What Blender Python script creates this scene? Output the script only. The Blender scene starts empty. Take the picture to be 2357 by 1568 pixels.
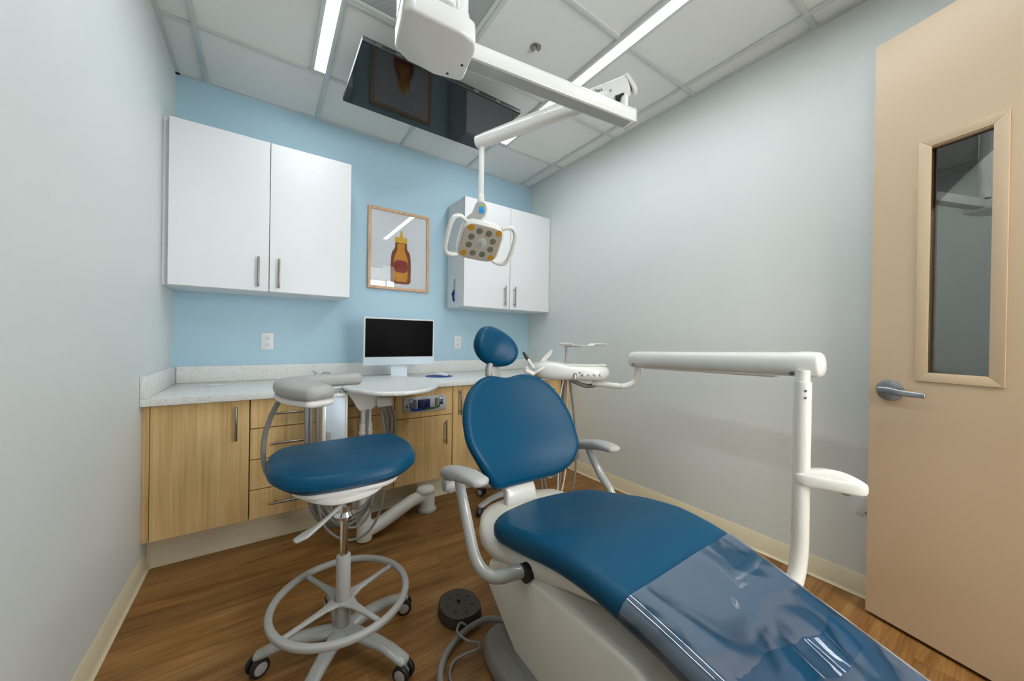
import bpy, bmesh, math, random
from mathutils import Vector, Matrix, noise
random.seed(7)
V = Vector
PI = math.pi
SC = bpy.context.scene
COL = SC.collection

# ------------------------------------------------------------------ materials
def lin(c):
    return tuple(((x/255)/12.92 if x/255 <= .04045 else (((x/255)+.055)/1.055)**2.4) for x in c) + (1,)

def mat(name, col, rough=.5, metal=0, spec=.5, coat=0, bump=None, emis=None, coatr=.05):
    m = bpy.data.materials.new(name); m.use_nodes = True
    b = m.node_tree.nodes['Principled BSDF']
    b.inputs['Base Color'].default_value = lin(col)
    b.inputs['Roughness'].default_value = rough
    b.inputs['Metallic'].default_value = metal
    b.inputs['Specular IOR Level'].default_value = spec
    b.inputs['Coat Weight'].default_value = coat
    b.inputs['Coat Roughness'].default_value = coatr
    if emis:
        b.inputs['Emission Color'].default_value = lin(emis[0]); b.inputs['Emission Strength'].default_value = emis[1]
    nt = m.node_tree
    tc = nt.nodes.new('ShaderNodeTexCoord')
    n = nt.nodes.new('ShaderNodeTexNoise')
    nt.links.new(tc.outputs['Object'], n.inputs['Vector'])
    sc, st = bump or (60, .02)
    n.inputs['Scale'].default_value = sc
    n.inputs['Detail'].default_value = 4
    bp = nt.nodes.new('ShaderNodeBump'); bp.inputs['Strength'].default_value = st; bp.inputs['Distance'].default_value = .01
    nt.links.new(n.outputs['Fac'], bp.inputs['Height']); nt.links.new(bp.outputs['Normal'], b.inputs['Normal'])
    return m

def N(nt, t, **kw):
    n = nt.nodes.new(t)
    for k, v in kw.items(): setattr(n, k, v)
    return n

def ramp(nt, stops):
    r = N(nt, 'ShaderNodeValToRGB'); e = r.color_ramp.elements
    while len(e) < len(stops): e.new(.5)
    for i, (p, c) in enumerate(stops): e[i].position = p; e[i].color = lin(c)
    return r

def floor_mat():
    m = bpy.data.materials.new('vinyl_plank'); m.use_nodes = True; nt = m.node_tree; L = nt.links
    b = nt.nodes['Principled BSDF']; tc = N(nt, 'ShaderNodeTexCoord')
    br = N(nt, 'ShaderNodeTexBrick'); br.offset = .37
    br.inputs['Scale'].default_value = 1; br.inputs['Brick Width'].default_value = 1.22; br.inputs['Row Height'].default_value = .152
    br.inputs['Mortar Size'].default_value = .0008; br.inputs['Bias'].default_value = 0
    br.inputs['Color1'].default_value = (.15, .15, .15, 1); br.inputs['Color2'].default_value = (.95, .95, .95, 1); br.inputs['Mortar'].default_value = (.25, .25, .25, 1)
    L.new(tc.outputs['Object'], br.inputs['Vector'])
    mp = N(nt, 'ShaderNodeMapping'); mp.inputs['Scale'].default_value = (1.1, 11, 1)
    L.new(tc.outputs['Object'], mp.inputs['Vector'])
    ad = N(nt, 'ShaderNodeVectorMath', operation='MULTIPLY_ADD'); L.new(br.outputs['Color'], ad.inputs[0]); ad.inputs[1].default_value = (3.3, 7.1, 0); L.new(mp.outputs['Vector'], ad.inputs[2])
    n1 = N(nt, 'ShaderNodeTexNoise'); n1.inputs['Scale'].default_value = 1.7; n1.inputs['Detail'].default_value = 8; n1.inputs['Roughness'].default_value = .62; n1.inputs['Distortion'].default_value = .6
    L.new(ad.outputs[0], n1.inputs['Vector'])
    mp2 = N(nt, 'ShaderNodeMapping'); mp2.inputs['Scale'].default_value = (3, 70, 1); L.new(tc.outputs['Object'], mp2.inputs['Vector'])
    n2 = N(nt, 'ShaderNodeTexNoise'); n2.inputs['Scale'].default_value = 2; n2.inputs['Detail'].default_value = 4; L.new(mp2.outputs['Vector'], n2.inputs['Vector'])
    r1 = ramp(nt, [(.3, (118, 80, 40)), (.48, (152, 108, 58)), (.62, (170, 126, 74)), (.78, (188, 146, 92))]); L.new(n1.outputs['Fac'], r1.inputs['Fac'])
    r2 = ramp(nt, [(.3, (205, 200, 195)), (.7, (255, 255, 255))]); L.new(n2.outputs['Fac'], r2.inputs['Fac'])
    mx = N(nt, 'ShaderNodeMix', data_type='RGBA', blend_type='MULTIPLY'); mx.inputs['Factor'].default_value = .8
    L.new(r1.outputs['Color'], mx.inputs['A']); L.new(r2.outputs['Color'], mx.inputs['B'])
    r3 = ramp(nt, [(.1, (205, 205, 205)), (.9, (255, 255, 255))]); L.new(br.outputs['Color'], r3.inputs['Fac'])
    mx2 = N(nt, 'ShaderNodeMix', data_type='RGBA', blend_type='MULTIPLY'); mx2.inputs['Factor'].default_value = .8
    L.new(mx.outputs['Result'], mx2.inputs['A']); L.new(r3.outputs['Color'], mx2.inputs['B'])
    L.new(mx2.outputs['Result'], b.inputs['Base Color'])
    b.inputs['Roughness'].default_value = .42; b.inputs['Specular IOR Level'].default_value = .35
    bp = N(nt, 'ShaderNodeBump'); bp.inputs['Strength'].default_value = .08; bp.inputs['Distance'].default_value = .005
    L.new(n2.outputs['Fac'], bp.inputs['Height']); L.new(bp.outputs['Normal'], b.inputs['Normal'])
    return m

def wood_mat(name, c1, c2, c3, scale=(14, 14, .8), rough=.45):
    m = bpy.data.materials.new(name); m.use_nodes = True; nt = m.node_tree; L = nt.links
    b = nt.nodes['Principled BSDF']; tc = N(nt, 'ShaderNodeTexCoord'); mp = N(nt, 'ShaderNodeMapping'); mp.inputs['Scale'].default_value = scale
    L.new(tc.outputs['Object'], mp.inputs['Vector'])
    n = N(nt, 'ShaderNodeTexNoise'); n.inputs['Scale'].default_value = 1; n.inputs['Detail'].default_value = 5; n.inputs['Distortion'].default_value = .3
    L.new(mp.outputs['Vector'], n.inputs['Vector'])
    mp2 = N(nt, 'ShaderNodeMapping'); mp2.inputs['Scale'].default_value = tuple(s*9 for s in scale[:2]) + (scale[2]*4,)
    L.new(tc.outputs['Object'], mp2.inputs['Vector'])
    n2 = N(nt, 'ShaderNodeTexNoise'); n2.inputs['Scale'].default_value = 1; L.new(mp2.outputs['Vector'], n2.inputs['Vector'])
    a = N(nt, 'ShaderNodeMath', operation='MULTIPLY_ADD'); a.inputs[1].default_value = .35; L.new(n2.outputs['Fac'], a.inputs[0])
    a2 = N(nt, 'ShaderNodeMath', operation='MULTIPLY'); a2.inputs[1].default_value = .7; L.new(n.outputs['Fac'], a2.inputs[0]); L.new(a2.outputs[0], a.inputs[2])
    r = ramp(nt, [(.36, c1), (.5, c2), (.66, c3)]); L.new(a.outputs[0], r.inputs['Fac'])
    L.new(r.outputs['Color'], b.inputs['Base Color']); b.inputs['Roughness'].default_value = rough
    return m

def quartz_mat():
    m = bpy.data.materials.new('speckled_quartz'); m.use_nodes = True; nt = m.node_tree; L = nt.links
    b = nt.nodes['Principled BSDF']; tc = N(nt, 'ShaderNodeTexCoord')
    prev = None
    for sc, th, c in ((210, .16, (150, 136, 116)), (95, .10, (112, 96, 78)), (330, .2, (175, 172, 166))):
        v = N(nt, 'ShaderNodeTexVoronoi'); v.inputs['Scale'].default_value = sc; L.new(tc.outputs['Object'], v.inputs['Vector'])
        w = N(nt, 'ShaderNodeTexNoise'); w.inputs['Scale'].default_value = sc/7; L.new(tc.outputs['Object'], w.inputs['Vector'])
        th2 = N(nt, 'ShaderNodeMath', operation='MULTIPLY'); th2.inputs[1].default_value = th*2.2; L.new(w.outputs['Fac'], th2.inputs[0])
        lt = N(nt, 'ShaderNodeMath', operation='LESS_THAN'); L.new(v.outputs['Distance'], lt.inputs[0]); L.new(th2.outputs[0], lt.inputs[1])
        mx = N(nt, 'ShaderNodeMix', data_type='RGBA'); L.new(lt.outputs[0], mx.inputs['Factor'])
        if prev: L.new(prev, mx.inputs['A'])
        else: mx.inputs['A'].default_value = lin((232, 232, 227))
        mx.inputs['B'].default_value = lin(c); prev = mx.outputs['Result']
    L.new(prev, b.inputs['Base Color']); b.inputs['Roughness'].default_value = .22
    return m

def vent_mat():
    m = bpy.data.materials.new('perforated_metal'); m.use_nodes = True; nt = m.node_tree; L = nt.links
    b = nt.nodes['Principled BSDF']; tc = N(nt, 'ShaderNodeTexCoord')
    v = N(nt, 'ShaderNodeTexVoronoi'); v.inputs['Scale'].default_value = 150; v.inputs['Randomness'].default_value = 0; L.new(tc.outputs['Object'], v.inputs['Vector'])
    r = ramp(nt, [(.3, (105, 112, 110)), (.42, (190, 196, 192))]); L.new(v.outputs['Distance'], r.inputs['Fac']); L.new(r.outputs['Color'], b.inputs['Base Color'])
    b.inputs['Roughness'].default_value = .6
    return m

def film_mat():
    m = bpy.data.materials.new('clear_plastic_film'); m.use_nodes = True; nt = m.node_tree; L = nt.links
    nt.nodes.remove(nt.nodes['Principled BSDF']); out = nt.nodes['Material Output']
    tr = N(nt, 'ShaderNodeBsdfTransparent'); tr.inputs['Color'].default_value = (.93, .95, .97, 1)
    di = N(nt, 'ShaderNodeBsdfDiffuse'); di.inputs['Color'].default_value = lin((120, 150, 185))
    gl = N(nt, 'ShaderNodeBsdfGlossy'); gl.inputs['Roughness'].default_value = .012; gl.inputs['Color'].default_value = (1, 1, 1, 1)
    tc = N(nt, 'ShaderNodeTexCoord'); mp = N(nt, 'ShaderNodeMapping'); mp.inputs['Scale'].default_value = (1, .45, 1); L.new(tc.outputs['Object'], mp.inputs['Vector'])
    n = N(nt, 'ShaderNodeTexNoise'); n.inputs['Scale'].default_value = 6; n.inputs['Detail'].default_value = 1.5; n.inputs['Distortion'].default_value = 1.2; L.new(mp.outputs['Vector'], n.inputs['Vector'])
    bp = N(nt, 'ShaderNodeBump'); bp.inputs['Strength'].default_value = .22; bp.inputs['Distance'].default_value = .012; L.new(n.outputs['Fac'], bp.inputs['Height'])
    L.new(bp.outputs['Normal'], gl.inputs['Normal'])
    n2 = N(nt, 'ShaderNodeTexNoise'); n2.inputs['Scale'].default_value = 5; n2.inputs['Detail'].default_value = 2; n2.inputs['Distortion'].default_value = 1.2; L.new(tc.outputs['Object'], n2.inputs['Vector'])
    rr = N(nt, 'ShaderNodeMapRange'); rr.inputs['From Min'].default_value = .44; rr.inputs['From Max'].default_value = .52; rr.inputs['To Min'].default_value = .02; rr.inputs['To Max'].default_value = .2
    L.new(n2.outputs['Fac'], rr.inputs['Value'])
    m1 = N(nt, 'ShaderNodeMixShader'); L.new(rr.outputs['Result'], m1.inputs['Fac']); L.new(tr.outputs[0], m1.inputs[1]); L.new(di.outputs[0], m1.inputs[2])
    fr = N(nt, 'ShaderNodeFresnel'); fr.inputs['IOR'].default_value = 1.9; L.new(bp.outputs['Normal'], fr.inputs['Normal'])
    ms = N(nt, 'ShaderNodeMapRange'); ms.inputs['From Min'].default_value = .44; ms.inputs['From Max'].default_value = .5; ms.inputs['To Min'].default_value = .45; ms.inputs['To Max'].default_value = 1.15
    L.new(n2.outputs['Fac'], ms.inputs['Value'])
    fm = N(nt, 'ShaderNodeMath', operation='MULTIPLY'); L.new(fr.outputs[0], fm.inputs[0]); L.new(ms.outputs['Result'], fm.inputs[1])
    m2 = N(nt, 'ShaderNodeMixShader'); L.new(fm.outputs[0], m2.inputs['Fac']); L.new(m1.outputs[0], m2.inputs[1]); L.new(gl.outputs[0], m2.inputs[2])
    L.new(m2.outputs[0], out.inputs['Surface'])
    return m

def glass_mat(name, tint=(.9, .95, .93), ior=1.5):
    m = bpy.data.materials.new(name); m.use_nodes = True; nt = m.node_tree; L = nt.links
    nt.nodes.remove(nt.nodes['Principled BSDF']); out = nt.nodes['Material Output']
    tr = N(nt, 'ShaderNodeBsdfTransparent'); tr.inputs['Color'].default_value = tint + (1,)
    gl = N(nt, 'ShaderNodeBsdfGlossy'); gl.inputs['Roughness'].default_value = .01
    fr = N(nt, 'ShaderNodeFresnel'); fr.inputs['IOR'].default_value = ior
    m2 = N(nt, 'ShaderNodeMixShader'); L.new(fr.outputs[0], m2.inputs['Fac']); L.new(tr.outputs[0], m2.inputs[1]); L.new(gl.outputs[0], m2.inputs[2])
    L.new(m2.outputs[0], out.inputs['Surface'])
    return m

M = dict(
    wall=mat('wall_paint', (222, 226, 222), .55, bump=(180, .03)),
    blue_wall=mat('blue_wall_paint', (176, 207, 220), .55, bump=(180, .03)),
    tile=mat('ceiling_tile', (232, 233, 228), .8, bump=(300, .08)),
    tee=mat('ceiling_grid_metal', (205, 210, 206), .4),
    cove=mat('cove_base_vinyl', (214, 202, 170), .5),
    floor=floor_mat(),
    maple=wood_mat('maple_laminate', (196, 156, 96), (218, 182, 122), (230, 200, 144)),
    dark=mat('dark_gap', (40, 28, 18), .8),
    quartz=quartz_mat(),
    white_lam=mat('white_laminate', (232, 232, 231), .35),
    steel=mat('brushed_steel', (150, 146, 138), .3, 1),
    chrome=mat('chrome', (215, 215, 215), .08, 1),
    door=mat('door_paint', (212, 187, 154), .36, bump=(250, .02)),
    lever=mat('satin_nickel', (168, 174, 178), .3, 1),
    white=mat('white_enamel', (220, 220, 213), .25, coat=.4),
    offwhite=mat('off_white_plastic', (222, 220, 212), .4),
    shell=mat('chair_shell_plastic', (220, 216, 204), .42),
    grey=mat('grey_enamel', (160, 161, 156), .25, coat=.5),
    greypad=mat('grey_urethane', (166, 165, 160), .5),
    greyrub=mat('grey_hose', (128, 125, 118), .5),
    blue=mat('blue_upholstery', (0, 68, 98), .36, spec=.2, bump=(600, .06)),
    black=mat('black_rubber', (30, 29, 28), .5),
    pedal=mat('dark_pedal_plastic', (58, 51, 43), .45),
    tvglass=mat('tv_glass', (6, 9, 12), .03, spec=.5),
    screen=mat('screen_black', (6, 5, 5), .35, spec=.04),
    alu=mat('silver_aluminium', (200, 212, 220), .4, .1),
    aluw=mat('screen_bezel', (212, 218, 216), .4),
    mpad=mat('blue_mouse_mat', (0, 74, 150), .6),
    oak=wood_mat('oak_frame', (186, 142, 104), (205, 164, 124), (216, 178, 140), (60, 60, 6)),
    paper=mat('print_paper', (240, 242, 244), .7),
    glaze=glass_mat('picture_glazing', (.98, .99, .99)),
    doorglass=glass_mat('door_glass', (.85, .88, .85), 2.4),
    amber=mat('ink_amber', (226, 150, 10), .6), brown=mat('ink_brown', (140, 62, 14), .6), yellow=mat('ink_yellow', (238, 190, 40), .6), red=mat('ink_red', (150, 26, 10), .6),
    film=film_mat(),
    vent=vent_mat(),
    plate=mat('outlet_plastic', (228, 230, 228), .35),
    slot=mat('outlet_slot', (60, 56, 50), .6),
    gplate=mat('silver_panel', (186, 192, 196), .4, .2),
    gblue=mat('panel_blue', (0, 52, 140), .4), gnavy=mat('panel_navy', (4, 28, 84), .3), ggreen=mat('panel_green', (10, 90, 50), .4), gknob=mat('knob_blue', (0, 110, 180), .3), gtube=mat('sight_tube', (120, 122, 118), .15),
    glove=mat('blue_nitrile', (20, 30, 130), .5),
    lensy=mat('amber_lens', (176, 130, 22), .2, coat=.5), lensg=mat('grey_lens', (120, 122, 100), .15, .3, coat=.5), lensf=mat('lamp_face', (170, 158, 142), .25, coat=.4),
    keyb=mat('keypad_blue', (30, 150, 210), .4), keyg=mat('keypad_green', (150, 190, 30), .4),
    lamp=mat('led_diffuser', (255, 255, 255), .5, emis=((240, 247, 255), 16)),
    text=mat('print_ink', (70, 72, 74), .6),
    fill_glow=mat('fill_window_glow', (255, 255, 255), .5, emis=((240, 245, 255), 5)),  # glow of the added, unseen corridor window
    hall_fill=mat('hall_fill_glow', (255, 255, 255), .5, emis=((255, 246, 232), 9)),  # glow of the added fill panel on the corridor ceiling
)

# ------------------------------------------------------------------ mesh helpers
def merge(bm, sub):
    me = bpy.data.meshes.new('tmp'); sub.to_mesh(me); sub.free(); bm.from_mesh(me); bpy.data.meshes.remove(me)

def B(): return bmesh.new()

def box(bm, x0, x1, y0, y1, z0, z1, bev=0, seg=2, mx=None):
    s = B(); bmesh.ops.create_cube(s, size=1)
    for v in s.verts: v.co = V((x0+(x1-x0)*(v.co.x+.5), y0+(y1-y0)*(v.co.y+.5), z0+(z1-z0)*(v.co.z+.5)))
    if bev: bmesh.ops.bevel(s, geom=s.edges[:], offset=bev, segments=seg, profile=.5, affect='EDGES', clamp_overlap=True)
    if mx is not None: s.transform(mx)
    merge(bm, s); return bm

def prism(bm, poly, f, d0, d1, bev=0, seg=2):
    """poly of 2D points, extruded between depths d0 and d1; f(a,b,d)->xyz"""
    s = B(); a = [s.verts.new((p[0], p[1], d0)) for p in poly]; b = [s.verts.new((p[0], p[1], d1)) for p in poly]; n = len(poly)
    s.faces.new(a); s.faces.new(b[::-1])
    for i in range(n): s.faces.new((a[i], b[i], b[(i+1) % n], a[(i+1) % n]))
    if bev:
        rim = [e for e in s.edges if abs(e.verts[0].co.z-e.verts[1].co.z) < 1e-9] if n > 10 else s.edges[:]
        bmesh.ops.bevel(s, geom=rim, offset=bev, segments=seg, profile=.5, affect='EDGES', clamp_overlap=True)
    for v in s.verts: v.co = V(f(*v.co))
    bmesh.ops.recalc_face_normals(s, faces=s.faces)
    merge(bm, s); return bm

def smooth(P, k=6, closed=False):
    P = [V(p) for p in P]; n = len(P); out = []
    rng = range(n) if closed else range(n-1)
    for i in rng:
        if closed: p0, p1, p2, p3 = P[i-1], P[i], P[(i+1) % n], P[(i+2) % n]
        else: p0, p1, p2, p3 = P[max(i-1, 0)], P[i], P[i+1], P[min(i+2, n-1)]
        for j in range(k):
            t = j/k
            out.append(.5*((2*p1)+(-p0+p2)*t+(2*p0-5*p1+4*p2-p3)*t*t+(-p0+3*p1-3*p2+p3)*t**3))
    if not closed: out.append(P[-1].copy())
    return out

def lerpR(R, n):
    if not isinstance(R, list): return [R if isinstance(R, tuple) else (R, R)]*n
    R = [r if isinstance(r, tuple) else (r, r) for r in R]; out = []
    for i in range(n):
        t = i/(n-1)*(len(R)-1); a = min(int(t), len(R)-2); u = t-a
        out.append((R[a][0]*(1-u)+R[a+1][0]*u, R[a][1]*(1-u)+R[a+1][1]*u))
    return out

def sweep(bm, P, R, n=16, up=(0, 0, 1), ex=2, cap=.0, closed=False):
    """tube along P; R radius or list of (side, up) half sizes; cap>0 rounds the ends"""
    P = [V(p) for p in P]; m = len(P); R = lerpR(R, m); up = V(up); s = B(); rings = []
    def ring(c, t, r):
        a = t.cross(up)
        if a.length < 1e-4: a = t.cross(V((1, 0, 0)))
        a.normalize(); b = a.cross(t).normalized(); q = []
        for k in range(n):
            th = 2*PI*k/n; cx, sy = math.cos(th), math.sin(th)
            q.append(s.verts.new(c+a*r[0]*math.copysign(abs(cx)**(2/ex), cx)+b*r[1]*math.copysign(abs(sy)**(2/ex), sy)))
        return q
    T = []
    for i in range(m):
        if closed: t = P[(i+1) % m]-P[i-1]
        else: t = P[min(i+1, m-1)]-P[max(i-1, 0)]
        T.append(t.normalized())
    if cap and not closed:
        for a in (85, 60, 35, 15): rings.append(ring(P[0]-T[0]*cap*math.sin(math.radians(a)), T[0], tuple(x*math.cos(math.radians(a)) for x in R[0])))
    for i in range(m): rings.append(ring(P[i], T[i], R[i]))
    if cap and not closed:
        for a in (15, 35, 60, 85): rings.append(ring(P[-1]+T[-1]*cap*math.sin(math.radians(a)), T[-1], tuple(x*math.cos(math.radians(a)) for x in R[-1])))
    L = len(rings)
    for i in range(L if closed else L-1):
        a, b = rings[i], rings[(i+1) % L]
        for k in range(n): s.faces.new((a[k], a[(k+1) % n], b[(k+1) % n], b[k]))
    if not closed: s.faces.new(rings[0][::-1]); s.faces.new(rings[-1])
    bmesh.ops.recalc_face_normals(s, faces=s.faces)
    merge(bm, s); return bm

def cyl(bm, p0, p1, r, r1=None, n=24, bev=0):
    p0, p1 = V(p0), V(p1); r1 = r if r1 is None else r1
    if bev:
        d = (p1-p0).normalized()
        P = [p0, p0+d*bev*.3, p0+d*bev, p1-d*bev, p1-d*bev*.3, p1]; R = [(r-bev,)*2, (r-bev*.3,)*2, (r, r), (r1, r1), (r1-bev*.3,)*2, (r1-bev,)*2]
        s = B(); T = d; a = T.orthogonal().normalized(); b = a.cross(T); rings = []
        for c, q in zip(P, R): rings.append([s.verts.new(c+a*q[0]*math.cos(2*PI*k/n)+b*q[0]*math.sin(2*PI*k/n)) for k in range(n)])
        for i in range(5):
            for k in range(n): s.faces.new((rings[i][k], rings[i][(k+1) % n], rings[i+1][(k+1) % n], rings[i+1][k]))
        s.faces.new(rings[0][::-1]); s.faces.new(rings[-1]); bmesh.ops.recalc_face_normals(s, faces=s.faces); merge(bm, s); return bm
    return sweep(bm, [p0, p1], [(r, r), (r1, r1)], n=n, up=(0, 1, 0.001) if abs((p1-p0).normalized().y) < .9 else (1, 0, 0))

def cushion(bm, out, f, T, r, dome=0, nr=7, taper=0, dent=None):
    """closed pad: outline out (2D), f(x,y,h)->xyz, thickness T, edge radius r"""
    n = len(out); c = V((sum(p[0] for p in out)/n, sum(p[1] for p in out)/n)); s = B(); rings = []
    def rg(sc, ins, h, top):
        q = []
        for p in out:
            d = V((p[0], p[1]))-c; l = d.length; k = max(l-ins, 0)/l*sc; pp = c+d*k
            hh = h
            if top: hh += dome*(1-sc*sc)
            if top and dent: hh += dent(pp.x, pp.y)
            q.append(s.verts.new(f(pp.x, pp.y, hh)))
        return q
    for sc in (.3, .6, .85): rings.append(rg(sc, r+taper, -T/2, False))
    for a in range(-90, 91, 18):
        th = math.radians(a); rings.append(rg(1, r*(1-math.cos(th))+(taper*math.sin(-th)**1.0 if a < 0 else 0), T/2*math.sin(th), a > 0))
    for i in range(1, nr): rings.append(rg(1-i/nr, r, T/2, True))
    for i in range(len(rings)-1):
        a, b = rings[i], rings[i+1]
        for k in range(n): s.faces.new((a[k], a[(k+1) % n], b[(k+1) % n], b[k]))
    s.faces.new(rings[0][::-1])
    cv = s.verts.new(f(c.x, c.y, T/2+dome+(dent(c.x, c.y) if dent else 0)))
    for k in range(n): s.faces.new((rings[-1][k], rings[-1][(k+1) % n], cv))
    bmesh.ops.recalc_face_normals(s, faces=s.faces); merge(bm, s); return bm

def sell(cx, cy, a, b, e=2.6, n=48, rot=0):
    o = []
    for k in range(n):
        t = 2*PI*k/n; c, s = math.cos(t), math.sin(t)
        x = a*math.copysign(abs(c)**(2/e), c); y = b*math.copysign(abs(s)**(2/e), s)
        o.append((cx+x*math.cos(rot)-y*math.sin(rot), cy+x*math.sin(rot)+y*math.cos(rot)))
    return o

def closed2d(P, k=5): return [(p.x, p.y) for p in smooth([(a, b, 0) for a, b in P], k, True)]

ORG = {}
def finish(bm, name, m, org=V((0, 0, 0)), ang=38):
    for v in bm.verts: v.co -= org
    me = bpy.data.meshes.new(name); bm.to_mesh(me); bm.free()
    for p in me.polygons: p.use_smooth = True
    me.set_sharp_from_angle(angle=math.radians(ang))
    me.materials.append(M[m] if isinstance(m, str) else m)
    o = bpy.data.objects.new(name, me); COL.objects.link(o)
    return o

def thing(name, label, cat, loc, group=None):
    o = bpy.data.objects.new(name, None); COL.objects.link(o); o.location = loc; o.empty_display_size = .1
    o['label'] = label; o['category'] = cat
    if group: o['group'] = group
    ORG[o] = V(loc); return o

def part(root, name, bm, m, label=None, ang=38):
    org = ORG[root]; o = finish(bm, name, m, org, ang); o.parent = root; ORG[o] = org
    if label: o['label'] = label
    return o

def one(name, bm, m, label, cat, loc, group=None, ang=38):
    o = finish(bm, name, m, V(loc), ang); o.location = loc; ORG[o] = V(loc)
    o['label'] = label; o['category'] = cat
    if group: o['group'] = group
    return o

def struct(name, bm, m, parent=None, ang=38):
    o = finish(bm, name, m, V((0, 0, 0)), ang)
    if parent: o.parent = parent
    else: o['kind'] = 'structure'
    ORG[o] = V((0, 0, 0)); return o

def copytree(o, parent=None):
    c = o.copy(); COL.objects.link(c)
    if parent: c.parent = parent
    for ch in o.children: copytree(ch, c)
    return c

def text(root, body, size, mx, m='text', name='lettering', depth=.0004):
    cu = bpy.data.curves.new(name, 'FONT'); cu.body = body; cu.size = size; cu.extrude = depth; cu.align_x = 'CENTER'; cu.align_y = 'CENTER'
    o = bpy.data.objects.new(name, cu)
    me = bpy.data.meshes.new_from_object(o); bpy.data.objects.remove(o); me.transform(mx); me.transform(Matrix.Translation(-ORG[root])); me.materials.clear(); me.materials.append(M[m])
    t = bpy.data.objects.new(name, me); COL.objects.link(t); t.parent = root; ORG[t] = ORG[root]; return t

def frame(o, a, b, c):
    """matrix with axes a,b,c (columns) and origin o"""
    a, b, c, o = V(a), V(b), V(c), V(o)
    return Matrix(((a.x, b.x, c.x, o.x), (a.y, b.y, c.y, o.y), (a.z, b.z, c.z, o.z), (0, 0, 0, 1)))

# ------------------------------------------------------------------ camera
CAM = V((.47118, -2.95189, 1.14842))
RT = V((.82177151, -.56958776, .01616653)); UP = V((-.01132846, .01203489, .9998634)); FW = V((.56970452, .82184241, -.00343738))
cd = bpy.data.cameras.new('camera'); cam = bpy.data.objects.new('camera', cd); COL.objects.link(cam)
cam.matrix_world = frame(CAM, RT, UP, -FW); cd.sensor_fit = 'HORIZONTAL'; cd.sensor_width = 36; cd.lens = 815.385/2357*36; cd.clip_start = .02
SC.camera = cam
SC.view_settings.view_transform = 'Standard'; SC.view_settings.look = 'None'; SC.view_settings.gamma = 1; SC.view_settings.exposure = 1.12

# ------------------------------------------------------------------ room
W, H, YF, G = 2.72, 2.73, -3.47, .6096
T1, R0 = .147, .511
XL, XR, YH = -.9, 3.6, -4.9     # the corridor beyond the doorway
struct('floor', box(B(), XL, XR, YH, .1, -.05, 0), 'floor')
b = B(); box(b, XL, XR, YH, .1, H+.008, H+.06); ceil = struct('ceiling', b, 'tile')
struct('wall_back', box(B(), -.1, W+.1, 0, .1, 0, H+.05), 'blue_wall')
struct('wall_left', box(B(), -.1, 0, YF, 0, 0, H+.05), 'wall')
struct('wall_right', box(B(), W, W+.1, YF, 0, 0, H+.05), 'wall')
DX0, DX1, DH = 1.44, 2.365, 2.43
b = B(); box(b, XL, DX0, YF-.12, YF, 0, H+.05); box(b, DX1, XR, YF-.12, YF, 0, H+.05); box(b, DX0, DX1, YF-.12, YF, DH, H+.05); struct('wall_front', b, 'wall')
b = B(); WX0, WX1, WZ0, WZ1 = 1.75, 3.4, .5, 2.4
for q in ((XL, WX0, 0, H+.05), (WX1, XR, 0, H+.05), (WX0, WX1, 0, WZ0), (WX0, WX1, WZ1, H+.05)): box(b, q[0], q[1], YH-.1, YH, q[2], q[3])
struct('wall_corridor', b, 'wall')
wn = struct('fill_window_1', box(B(), WX0, WX1, YH-.06, YH-.05, WZ0, WZ1), 'fill_glow')  # unseen window, added to throw fill light through the doorway
b = B()
for x in (WX0+.02, (WX0+WX1)/2, WX1-.02): box(b, x-.02, x+.02, YH-.06, YH-.01, WZ0, WZ1)
box(b, WX0, WX1, YH-.06, YH-.01, WZ0, WZ0+.04); box(b, WX0, WX1, YH-.06, YH-.01, WZ1-.04, WZ1); struct('fill_window_bars', b, 'white', wn)  # bars of the added fill window
b = B(); box(b, XL-.1, XL, YH, YF, 0, H+.05); struct('wall_corridor_left', b, 'wall')
b = B(); box(b, XR, XR+.1, YH, YF, 0, H+.05); struct('wall_corridor_right', b, 'wall')
b = B()
for x0, x1, y0, y1, z0, z1 in ((DX0-.045, DX0, YF-.13, YF+.012, 0, DH+.045), (DX1, DX1+.045, YF-.13, YF+.012, 0, DH+.045), (DX0, DX1, YF-.13, YF+.012, DH, DH+.045)): box(b, x0, x1, y0, y1, z0, z1, .003)
struct('trim_1', b, 'door')
# ceiling grid: perimeter angle, main tees and cross tees
b = B(); tw = .012
box(b, 0, .022, YF, 0, H-.001, H+.009); box(b, W-.022, W, YF, 0, H-.001, H+.009); box(b, 0, W, -.022, 0, H-.001, H+.009); box(b, 0, W, YF, YF+.022, H-.001, H+.009)
for i in range(5):
    x = T1+i*G; box(b, x-tw, x+tw, YF, -.022, H-.004, H+.009, .0015)
for j in range(5):
    y = -R0-j*G; box(b, .022, W-.022, y-tw, y+tw, H-.003, H+.009, .0015)
struct('ceiling_grid', b, 'tee', ceil)
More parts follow.
